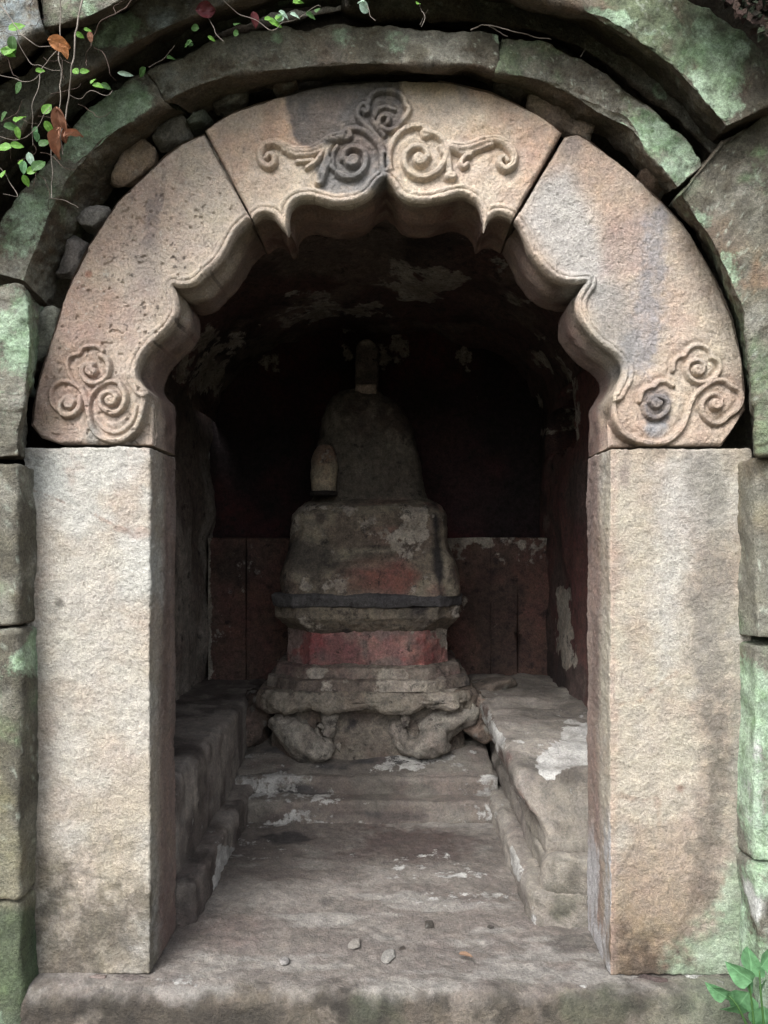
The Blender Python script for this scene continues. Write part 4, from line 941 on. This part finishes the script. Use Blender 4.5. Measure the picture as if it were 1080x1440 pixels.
paw([([(392, 1006, 1.50), (410, 1026, 1.46), (432, 1044, 1.43), (452, 1050, 1.43), (462, 1040, 1.46)], [.07, .088, .092, .075, .05]),
     ([(455, 992, 1.46), (462, 1010, 1.43), (464, 1024, 1.42), (458, 1036, 1.41)], [.035, .04, .045, .04]),
     ([(446, 1060, 1.42), (450, 1072, 1.41)], [.035, .012]),
     ([(472, 1050, 1.47), (488, 1036, 1.48), (498, 1014, 1.50), (499, 1002, 1.52)], [.05, .04, .032, .02])], 'curled carved foot ending in a leaf tip', 700)
paw([([(566, 1000, 1.50), (562, 1024, 1.46), (574, 1046, 1.43), (594, 1048, 1.42), (614, 1040, 1.42), (628, 1034, 1.43)], [.05, .055, .062, .066, .062, .05]),
     ([(596, 1034, 1.47), (622, 1024, 1.46), (646, 1008, 1.46), (658, 990, 1.48)], [.07, .075, .072, .06]),
     ([(568, 995, 1.44), (570, 1010, 1.42), (571, 1024, 1.41)], [.03, .03, .02])], 'curled carved foot with a stub toe', 710)

# the headless seated statue
stat = thing('headless_statue', (PX, PY, .975), 'headless seated stone statue with draped lap on the tiered pedestal', 'statue')
def sup(z, cx, cy, a, b, n, N=300):
    th_ = np.linspace(0, 2 * math.pi, N, endpoint=False); cs, sn = np.cos(th_), np.sin(th_)
    return np.c_[cx + a * np.sign(cs) * np.abs(cs) ** (2 / n), cy + b * np.sign(sn) * np.abs(sn) ** (2 / n), np.full(N, z)]
lv = []   # z, cx, cy, half width, half depth, exponent
def px_half(l, r_, d_): return (WX(l, d_ - D) + WX(r_, d_ - D)) / 2, (r_ - l) * d_ / F / 2
for (py_, l, r_, dfront, dback, ex) in [(838, 392, 649, 3.52, 4.25, 7), (815, 391, 648, 3.52, 4.25, 7), (790, 397, 642, 3.53, 4.25, 6.5), (765, 402, 634, 3.54, 4.25, 6), (740, 405, 631, 3.55, 4.2, 6), (722, 407, 630, 3.56, 4.2, 5.5), (711, 414, 622, 3.59, 4.18, 5), (705, 425, 608, 3.64, 4.12, 4),
                            (702, 434, 601, 3.69, 4.08, 3.2), (690, 440, 597, 3.70, 4.06, 2.8), (660, 441, 593, 3.71, 4.05, 2.6), (630, 443, 587, 3.72, 4.04, 2.5), (600, 447, 580, 3.73, 4.03, 2.5), (580, 451, 572, 3.74, 4.02, 2.5), (566, 457, 563, 3.76, 4.00, 2.4), (557, 465, 553, 3.79, 3.98, 2.3), (551, 478, 541, 3.82, 3.96, 2.2), (549, 500, 525, 3.87, 3.92, 2)]:
    cx_, hw_ = px_half(l, r_, dfront + .06)
    lv.append((WZ(py_, dfront + .03 - D), cx_, (dfront + dback) / 2 - D, hw_, (dback - dfront) / 2, ex))
lv = np.array(lv); s_ = np.r_[0, np.cumsum(np.linalg.norm(np.diff(lv[:, [0, 3, 4]], axis=0), axis=1))]
t_ = np.linspace(0, s_[-1], 210); LV = np.stack([np.interp(t_, s_, lv[:, k]) for k in range(6)], 1)
G = np.array([sup(*r_) for r_ in LV])
mb = MB(); mb.grid(G, wrap=True)
V = mb.V[0]; f = mb.F[0]; n = np.cross(V[f[:, 2]] - V[f[:, 0]], V[f[:, 3]] - V[f[:, 1]])
if (n * (V[f].mean(1) - V.mean(0))).sum() < 0: mb.F[0] = f[:, ::-1]
def drape(V):      # robe: shallow hanging folds on the lap, swags across the chest
    V = V.copy(); x, y = proj(V); fr = sst(-(V[:, 1] - PY), .08, .25)
    ch = sst(-y, -705, -690) * fr
    rr = np.hypot((x - 510), (y - 560) * .8); V[:, 1] += ch * .009 * np.sin(rr / 5.5) * sst(rr, 20, 50)
    lp = sst(y, 712, 735) * sst(-y, -832, -815)
    V[:, 1] += lp * fr * (.006 * np.sin(x / 9 + 3 * np.sin(y / 30)) + .012 * np.exp(-((y - 760) / 14) ** 2))
    return V
def stat_col(V, N):
    x, y = proj(V)
    lap = mix(np.tile(c(134, 124, 108), (len(V), 1)), c(108, 96, 84), fb(V, 6, 5, 721)); lap = mix(lap, c(74, 66, 60), grit(V, fb(V, 8, 6, 728, .05, .5), 62, .9) * .75)
    n = 16 * fbm(V, 6, 5, 723)
    lap = mix(lap, c(120, 62, 56), sst(-(np.hypot((x - 540) * .42, (y - 812)) + n), -36, -10) * .75)
    lap = mix(lap, c(120, 78, 68), fb(V, 5, 5, 724, .2, .6) * .5)
    lap = mix(lap, c(48, 46, 46), sst(-(np.hypot((x - 440) * .6, (y - 788) * .9) + n), -30, -8) * .75)
    lap = mix(lap, c(26, 26, 34), sst(-(np.abs(x - 615 - (y - 770) * .06) + n * .6 + np.abs(y - 775) * .08), -16, -6) * .9)
    ov_ = fb(V, 5, 5, 722, -.5, .6) * .66 * sst(y, 700, 716) * (1 - .85 * sst(-(np.hypot((x - 440) * .6, (y - 788) * .9) + n), -40, -8)) * (1 - .5 * sst(-np.abs(x - 615), -18, -8)) * (1 - .6 * sst(-(np.hypot((x - 540) * .42, (y - 812)) + n), -36, -10))
    tor = mix(np.tile(c(90, 83, 74), (len(V), 1)), c(70, 60, 54), fb(V, 5, 5, 726)); tor = mix(tor, c(116, 108, 96), fb(V, 7, 5, 727, .2, .6) * .6)
    return over(mix(lap, tor, sst(-y, -712, -696)), np.maximum(ov_, .25 * fb(V, 6, 5, 729, -.2, .6)))
build('body', mb, stat_col, M_DARK, stat, rough=((5, .012, 4), (16, .005, 4), (50, .002, 3)), seed=8, warp=drape)
# broken forearm, neck stump and the tenon that once held the head
mb = tube_mesh([W(456, 696, 1.56), W(455, 672, 1.56), W(456, 648, 1.57), W(457, 632, 1.60)], [.058, .064, .062, .045], 20)
build('broken_forearm', mb, worn(c(150, 138, 116), c(120, 96, 80), .05, .2, .5, 730), M_DARK, stat, rough=((9, .008, 4),), seed=3)
build('forearm_socket', tube_mesh([W(456, 697, 1.55), W(456, 691, 1.55)], [.066, .066], 20), worn(c(40, 36, 34), c(50, 46, 42), 0, .4, 0, 731), M_DARK, stat, rough=((12, .004, 3),), seed=3)
mb = rbox(((WX(499, 1.72), WX(530, 1.72)), (1.70, 1.86), (WZ(557, 1.72), WZ(540, 1.72))), .012, .01)
build('neck_stump', mb, worn(c(158, 140, 124), c(140, 122, 108), 0, 0, .3, 740), M_DARK, stat, rough=((14, .006, 3),), seed=4)
def roundtop(V):
    V = V.copy(); zc = WZ(492, 1.8); k = (V[:, 0] - WX(515, 1.8)) / .062; V[:, 2] -= np.where(V[:, 2] > zc - .05, .045 * k ** 2, 0); return V
mb = rbox(((WX(500, 1.8), WX(532, 1.8)), (1.78, 1.90), (WZ(545, 1.8), WZ(478, 1.8))), .012, .012)
def ten_col(V, N):
    a = worn(c(112, 102, 92), c(90, 80, 74), 0, .1, .4, 745)(V, N); x, y = proj(V); return mix(a, c(150, 138, 126), sst(-(y + 5 * fbm(V, 20, 3, 9)), -488, -480) * .8)
build('neck_tenon', mb, ten_col, M_DARK, stat, rough=((12, .005, 3),), seed=5, warp=roundtop)
# rubble at the sides of the pedestal
for i, (px, py, Y, a_, b_, r_, d_, cc, lb) in enumerate([
        (672, 1010, 1.55, 50, 60, 20, .2, c(120, 104, 92), 'crumbled rubble lump between the pedestal and the right bench'),
        (690, 968, 1.75, 90, 24, 12, .2, c(118, 106, 96), 'sloping broken slab behind the right end of the pedestal'),
        (362, 1010, 1.62, 40, 70, -8, .2, c(96, 82, 74), 'dark rubble lump between the pedestal and the left bench')]):
    tag(pebble('rubble_lump', px, py, Y, a_, b_, r_, d_, cc, 760 + i * 3, M_DARK), lb, 'rubble')

# ================================================================== SMALL THINGS
def curve_tube(pts, r0, r1, n=7): return tube_mesh(pts, [r0, r1], n)
def leaf_mesh(name, L, wd, fold, bend, mat, heart=False):
    n = 11; rows = []
    for i in range(n):
        t = i / (n - 1)
        ww = wd * (math.sin(math.pi * min(1, t ** (.55 if heart else .8))) ** (.8 if heart else .75)) if 0 < t < 1 else .0006
        y_ = L * t; z_ = -bend * L * t * t + .012 * math.sin(t * 17)
        rows.append([(-ww, y_, z_ + fold * ww), (-ww * .5, y_ + .02 * L, z_ + fold * ww * .4), (0, y_, z_), (ww * .5, y_ + .02 * L, z_ + fold * ww * .4), (ww, y_, z_ + fold * ww)])
    mb = MB(); mb.grid(np.array(rows, float)); V, Fq = mb.data(False)
    return make_mesh(name, V, Fq, None, mat)
G1 = plain('leaf_green', c(104, 152, 62), .5, .35); G2 = plain('leaf_dark', c(68, 102, 54), .5, .3); G3 = plain('leaf_pale', c(176, 204, 184), .4, .3)
BR1 = plain('leaf_dry_orange', c(190, 132, 88), .7, .25); BR2 = plain('leaf_dry_brown', c(142, 100, 78), .75, .15); RD = plain('leaf_red', c(96, 40, 44), .5, .2)
G4 = plain('leaf_mint', c(96, 140, 98), .5, .3)
TW = plain('twig', c(120, 112, 104), .8); TW2 = plain('twig_dark', c(72, 58, 50), .8)
LMS = {}
def leaf(parent, px, py, Y, Lpx, mat, ang, tilt=.6, name='leaf', heart=False, fat=.3):
    key = (mat.name, heart, fat, random.randint(0, 2)); S = (D + Y) / F
    if key not in LMS: LMS[key] = leaf_mesh('leaf', 1.0, fat, random.uniform(.1, .5), random.uniform(.05, .35), mat, heart)
    o = bpy.data.objects.new(name, LMS[key]); COL.objects.link(o); o.parent = parent
    loc = Vector(W(px, py, Y))
    if parent is not None and parent.type == 'EMPTY': loc -= parent.matrix_world.translation
    o.location = loc
    # blade lies in the picture plane turned by ang, its face tipped towards the viewer and the sky
    Rm = Matrix.Rotation(R(ang), 4, 'Y') @ Matrix.Rotation(R(90) - tilt * random.uniform(.2, 1.0), 4, 'X') @ Matrix.Rotation(random.uniform(-.5, .5), 4, 'Y')
    o.rotation_euler = Rm.to_euler(); s = Lpx * S; o.scale = (s, s, s)
    return o
def vine(label, stems, leaves, mat=TW, group=None):
    b = W(*stems[0][0][0]); t = thing('hanging_vine', tuple(b), label, 'vine', group)
    for pts, r0, r1 in stems:
        P = [W(*p) for p in pts]
        P = catmull(P, 4); P = P + .006 * np.c_[fbm(P, 16, 3, 3), fbm(P, 16, 3, 4), fbm(P, 16, 3, 5)]
        mb = tube_mesh(P, [r0 * .62, r1 * .62], 6); V, Fq = mb.data(); link('stem', make_mesh('stem', V, Fq, None, mat), t)
    for l in leaves: leaf(t, *l[:6], **(l[6] if len(l) > 6 else {}))
    return t
Yv = -.42
def S_(pts, Y=Yv, r0=.0022, r1=.0012): return ([(p[0], p[1], Y + .015 * math.sin(i * 1.7)) for i, p in enumerate(pts)], r0, r1)
vine('long pale vine stem hanging over the left of the inner ring', [S_([(122, -30), (116, 0), (107, 40), (100, 92), (97, 135), (90, 165), (84, 190), (86, 214)], Yv, .0034, .002),
     S_([(84, -20), (84, 60), (86, 110), (82, 150), (77, 190), (71, 230), (73, 280)], Yv + .03, .002, .0016), S_([(97, 135), (110, 140), (125, 128), (150, 132), (158, 128)], Yv, .0012, .0008), S_([(70, 282), (90, 284), (112, 292)], Yv + .1, .0012, .0008)],
     [(110, 104, Yv, 16, G1, -40), (112, 102, Yv, 14, G1, 60), (130, 120, Yv, 18, G1, 80), (128, 118, Yv, 12, G1, 20), (142, 118, Yv, 14, G2, 100), (60, 160, Yv, 20, G1, 30), (63, 170, Yv, 18, G1, 150), (52, 185, Yv, 14, G4, 200)])
vine('tangled thin vine with bright leaves at the left end of the outer ring', [S_([(-20, -10), (0, 8), (25, 42), (50, 62), (66, 66), (88, 64)]), S_([(80, 70), (62, 98), (52, 122), (45, 150), (43, 205)], Yv, .0018, .001), S_([(-15, 100), (20, 112), (40, 116), (60, 100)], Yv, .0016, .001),
     S_([(-10, 190), (20, 195), (45, 185), (60, 160), (70, 150)], Yv, .0014, .0009), S_([(-10, 225), (8, 245), (22, 275), (2, 275)], Yv, .0014, .0009), S_([(30, 60), (45, 90), (60, 96), (85, 96)], Yv, .0012, .0008)],
     [(12, 42, Yv, 24, G1, 60), (18, 50, Yv, 24, G2, 190), (6, 78, Yv, 26, G1, 30), (0, 70, Yv, 20, G1, 100), (50, 100, Yv, 14, G1, 60), (30, 116, Yv, 18, G2, -130), (22, 172, Yv, 26, G1, 10), (5, 178, Yv, 24, G2, 70), (24, 178, Yv, 16, G1, 180),
      (16, 208, Yv, 24, G1, -80), (14, 204, Yv, 18, G1, 80), (34, 226, Yv, 18, G4, 190), (40, 214, Yv, 18, G3, 170), (30, 232, Yv, 14, G1, -20), (32, 246, Yv, 16, G1, 160), (38, 244, Yv, 18, G1, 50), (46, 240, Yv, 26, G2, 30), (2, 250, Yv, 14, G1, 10), (55, 205, Yv, 18, G2, 40), (52, 178, Yv, 16, G4, -150), (10, 158, Yv, 18, G2, -120)])
vine('small leafy vine trailing above the crown of the inner ring', [S_([(280, -10), (292, 20), (302, 45), (312, 58)], -.25, .002, .001), S_([(310, -10), (330, 16), (352, 26), (380, 38), (395, 32)], -.25, .0018, .001), S_([(395, 32), (420, 30), (440, 12), (450, 10)], -.25, .0012, .0008), S_([(500, -10), (512, 8), (518, 22), (526, 30)], -.22, .0014, .001), S_([(588, 5), (592, 14), (598, 22), (592, 34)], -.22, .0014, .001), S_([(245, 62), (225, 82), (210, 95)], -.22, .0014, .001)],
     [(356, 16, -.25, 20, c and RD, 170), (372, 28, -.25, 18, G1, 60), (378, 30, -.25, 20, G1, 100), (388, 28, -.25, 18, G1, 30), (392, 16, -.25, 16, G3, 100), (408, 20, -.25, 16, G3, 80), (400, 24, -.25, 16, G3, -90), (430, 20, -.25, 20, G2, 70), (445, 18, -.25, 14, G2, 10), (412, 4, -.25, 18, G1, 60), (420, 2, -.25, 14, G1, 20),
      (505, 6, -.22, 18, G3, 100, {'fat': .42}), (512, 2, -.22, 14, G3, -60), (586, 6, -.22, 12, G1, 30), (280, 40, -.25, 16, G2, -70), (292, 52, -.25, 12, G1, 90), (270, 58, -.25, 16, G2, -100), (262, 62, -.25, 12, G2, 60), (330, 36, -.25, 16, G2, 20), (336, 48, -.25, 14, G2, -60), (205, 95, -.22, 18, G2, 240), (165, 102, -.25, 22, G3, 88, {'fat': .14}), (235, 82, -.22, 16, G2, 50)])
vine('bare brown twig crossing the moss of the outer ring', [S_([(190, -10), (178, 6), (162, 22), (142, 30), (132, 46), (124, 56)], -.36, .0026, .0014), S_([(162, 22), (160, 8), (172, 2)], -.36, .0014, .0008)], [(126, 44, -.37, 14, BR2, 180), (118, 42, -.37, 12, G1, 60), (106, 46, -.37, 12, G1, 110)], TW2)
vine('dry wiry root lying on the right half of the inner ring top', [S_([(662, 44), (680, 36), (698, 36), (722, 44), (748, 50), (776, 56)], -.14, .0024, .0014), S_([(690, 37), (702, 42), (716, 52)], -.14, .0018, .001), S_([(818, 78), (822, 68), (824, 60)], -.1, .002, .001), S_([(590, 34), (594, 24), (602, 14)], -.14, .0014, .001)], [], TW)
def crumple(name, mat, seed, curl=1.6):
    n, m = 15, 13; rows = []
    for i in range(n):
        t = i / (n - 1); ww = .34 * math.sin(math.pi * t ** .8) ** .7 if 0 < t < 1 else .01
        for k in range(m):
            q = (k / (m - 1) - .5) * 2; a_ = q * curl * (.6 + .4 * t)
            rows.append((math.sin(a_) / curl * ww * 1.5, t + .05 * math.sin(9 * q + seed), (1 - math.cos(a_)) / curl * ww * 1.6 - .25 * t * t + .03 * math.sin(12 * t + seed * 2 + 4 * q)))
    mb = MB(); mb.grid(np.array(rows).reshape(n, m, 3)); V, Fq = mb.data(False)
    return make_mesh(name, V, Fq, None, mat)
rv = random.Random(11); tend = []
for k in range(26):
    x0, y0 = rv.uniform(-10, 170), rv.uniform(0, 240)
    if x0 * 1.0 + y0 > 290: continue
    a_ = rv.uniform(0, 6.28); pts = [(x0, y0)]
    for q in range(4): a_ += rv.uniform(-.7, .7); pts.append((pts[-1][0] + 13 * math.cos(a_), pts[-1][1] + 13 * math.sin(a_) + 3))
    tend.append(S_(pts, Yv + rv.uniform(-.02, .05), .0013, .0007))
vine('fine tangle of leafless brown tendrils around the hanging stems', tend, [], TW2)
# dry leaves caught in the vines
def dry_leaf(label, blades):
    t = thing('dry_leaf', tuple(W(*blades[0][:3])), label, 'dry leaf')
    for k, (px, py, Y, Lp, mat, ang, curl) in enumerate(blades):
        o = bpy.data.objects.new('blade', crumple('blade', mat, px * .1 + k, curl)); COL.objects.link(o); o.parent = t
        o.location = Vector(W(px, py, Y)) - t.matrix_world.translation
        o.rotation_euler = (Matrix.Rotation(R(ang), 4, 'Y') @ Matrix.Rotation(R(90 - 25), 4, 'X') @ Matrix.Rotation(random.uniform(-.7, .7), 4, 'Y')).to_euler()
        o.scale = (Lp * (D + Y) / F,) * 3
dry_leaf('orange dry leaf caught on the pale vine stem', [(68, 56, Yv - .02, 28, BR1, 95, 1.0), (84, 62, Yv - .02, 18, BR1, 150, 1.4)])
dry_leaf('curled brown dry leaves hanging from the pale vine stem', [(80, 152, Yv - .02, 42, BR2, 176, 2.2), (84, 180, Yv - .02, 40, BR2, 205, 2.0), (90, 192, Yv - .02, 26, BR2, 60, 2.4)])
dry_leaf('dark red dry leaf lying at the top of the inner ring', [(276, 14, -.26, 30, RD, 70, 1.2)])
# green weed in front of the right jamb's foot
weed = thing('weed', tuple(W(1062, 1560, -.22)), 'leafy green weed in front of the foot of the right jamb', 'plant')
for pts in ([(1064, 1560, -.22), (1062, 1470, -.2), (1056, 1400, -.19), (1050, 1372, -.19)], [(1064, 1560, -.22), (1074, 1460, -.22), (1070, 1400, -.22), (1068, 1365, -.21)], [(1062, 1470, -.2), (1040, 1420, -.2), (1025, 1400, -.19)]):
    mb = tube_mesh([W(*p) for p in pts], [.0035, .0018], 7); V, Fq = mb.data(); link('stem', make_mesh('stem', V, Fq, None, G2), weed)
for (a_, b_, L_, an) in ((1056, 1372, 46, 35), (1058, 1380, 40, -60), (1052, 1395, 46, 200), (1068, 1395, 44, 120), (1074, 1415, 50, 170), (1030, 1395, 40, -120), (1040, 1412, 40, 210), (1070, 1360, 36, 60), (1048, 1384, 34, 100), (1078, 1440, 50, 200), (1022, 1402, 30, -70)):
    leaf(weed, a_, b_, -.2 + random.uniform(-.02, .02), L_, G4, an, heart=True, fat=.42, tilt=.8)
# things lying on the floor near the front edge
for i, (px, py, s_, cc, lb) in enumerate([(604, 1302, 12, c(84, 76, 68), 'dark snail sized stone chip on the floor'), (545, 1348, 18, c(138, 134, 126), 'pale rounded stone chip near the front edge of the floor'),
        (498, 1330, 16, c(134, 128, 118), 'flat grey stone chip beside the pale rounded chip'), (400, 1352, 11, c(132, 128, 124), 'small grey stone chip in front of the left of the floor'), (566, 1335, 9, c(92, 80, 70), 'tiny brown stone chip next to the dry leaf'), (690, 1305, 10, c(100, 92, 84), 'tiny grey stone chip toward the right jamb')]):
    Y = 1.214 * F / (py - VY) - D
    tag(pebble('stone_chip', px, py - s_ * .12, max(Y, -.05), s_ * 1.1, s_ * .38, random.uniform(-15, 15), s_ * .0028, cc, 800 + i * 3, M_FLOOR, sq=.8), lb, 'stone', 'stone chips on the floor')
fl = thing('fallen_leaf', tuple(W(655, 1350, .08)), 'single tan dry leaf lying on the floor near the sill', 'dry leaf')
TAN = plain('leaf_tan', c(116, 92, 74), .8)
o = leaf(fl, 645, 1346, .08, 20, TAN, 110, name='blade', fat=.22); o.rotation_euler = (R(12), R(8), R(-110)); o.location.z = .018 - fl.location.z + 0

# dark undergrowth on the bank beyond the outer ring
mb = MB(); r2 = random.Random(5)
for k in range(5000):
    px = r2.uniform(930, 1260); py = r2.uniform(-130, 70) + max(0, px - 1080) * .5
    lim = -10 + (px - 985) * .82
    if py > lim - 16: continue
    Y = -.28 - r2.uniform(0, .07); p = W(px, py, Y); a_ = r2.uniform(0, 6.3); L_ = r2.uniform(.012, .03); w_ = L_ * .32
    d_ = np.array([math.cos(a_), r2.uniform(-.8, .3), math.sin(a_)]); e_ = np.cross(d_, [r2.uniform(-.5, .5), -1, r2.uniform(-.3, .8)]); e_ /= np.linalg.norm(e_)
    mb.grid(np.array([[p, p + d_ * L_ * .4 - e_ * w_], [p + d_ * L_ * .4 + e_ * w_, p + d_ * L_]]))
V, Fq = mb.data(False)
cc = np.array([c(44, 40, 30), c(56, 40, 34), c(38, 48, 30), c(70, 54, 46)])[RNG.integers(0, 4, len(V) // 4)].repeat(4, 0)
o = link('undergrowth', make_mesh('undergrowth', V, Fq, cc, M_MOSS, False)); tag(o, 'dark leafy undergrowth on the bank beyond the outer ring', 'undergrowth', kind='stuff')

# crumbling mortar left in the joint beside the keystone, and slate shims under the jambs
jp = np.array([W(*p) for p in [(290, 194, .012), (303, 217, .012), (318, 244, .014), (331, 266, .016), (341, 284, .02)]])
mb = tube_mesh(jp, [.0042, .0035, .005, .003, .0045, .002, .004, .0012], 9)
build('mortar', mb, lambda V, N: mix(np.tile(c(150, 140, 126), (len(V), 1)), c(96, 86, 76), fb(V, 40, 3, 95, -.1, .3)), M_SAND, arch, rough=((60, .002, 3),), seed=4)
for i, (px, py, a_, b_, r_, cc, lb) in enumerate([(62, 1376, 62, 9, 1, c(120, 106, 102), 'thin slate shim under the outer corner of the left jamb'), (128, 1375, 46, 8, -2, c(132, 118, 112), 'short slate shim under the middle of the left jamb'),
        (186, 1377, 48, 9, 2, c(126, 116, 112), 'slate shim under the inner corner of the left jamb'), (918, 1378, 46, 13, -4, c(98, 84, 80), 'dark tilted slate shim under the right jamb'), (972, 1379, 38, 12, 0, c(190, 190, 184), 'white lichen covered shim under the right jamb')]):
    tag(pebble('shim_stone', px, py, -.006, a_, b_, r_, .03, cc, 880 + i * 3), lb, 'stone', 'shims under the jambs')
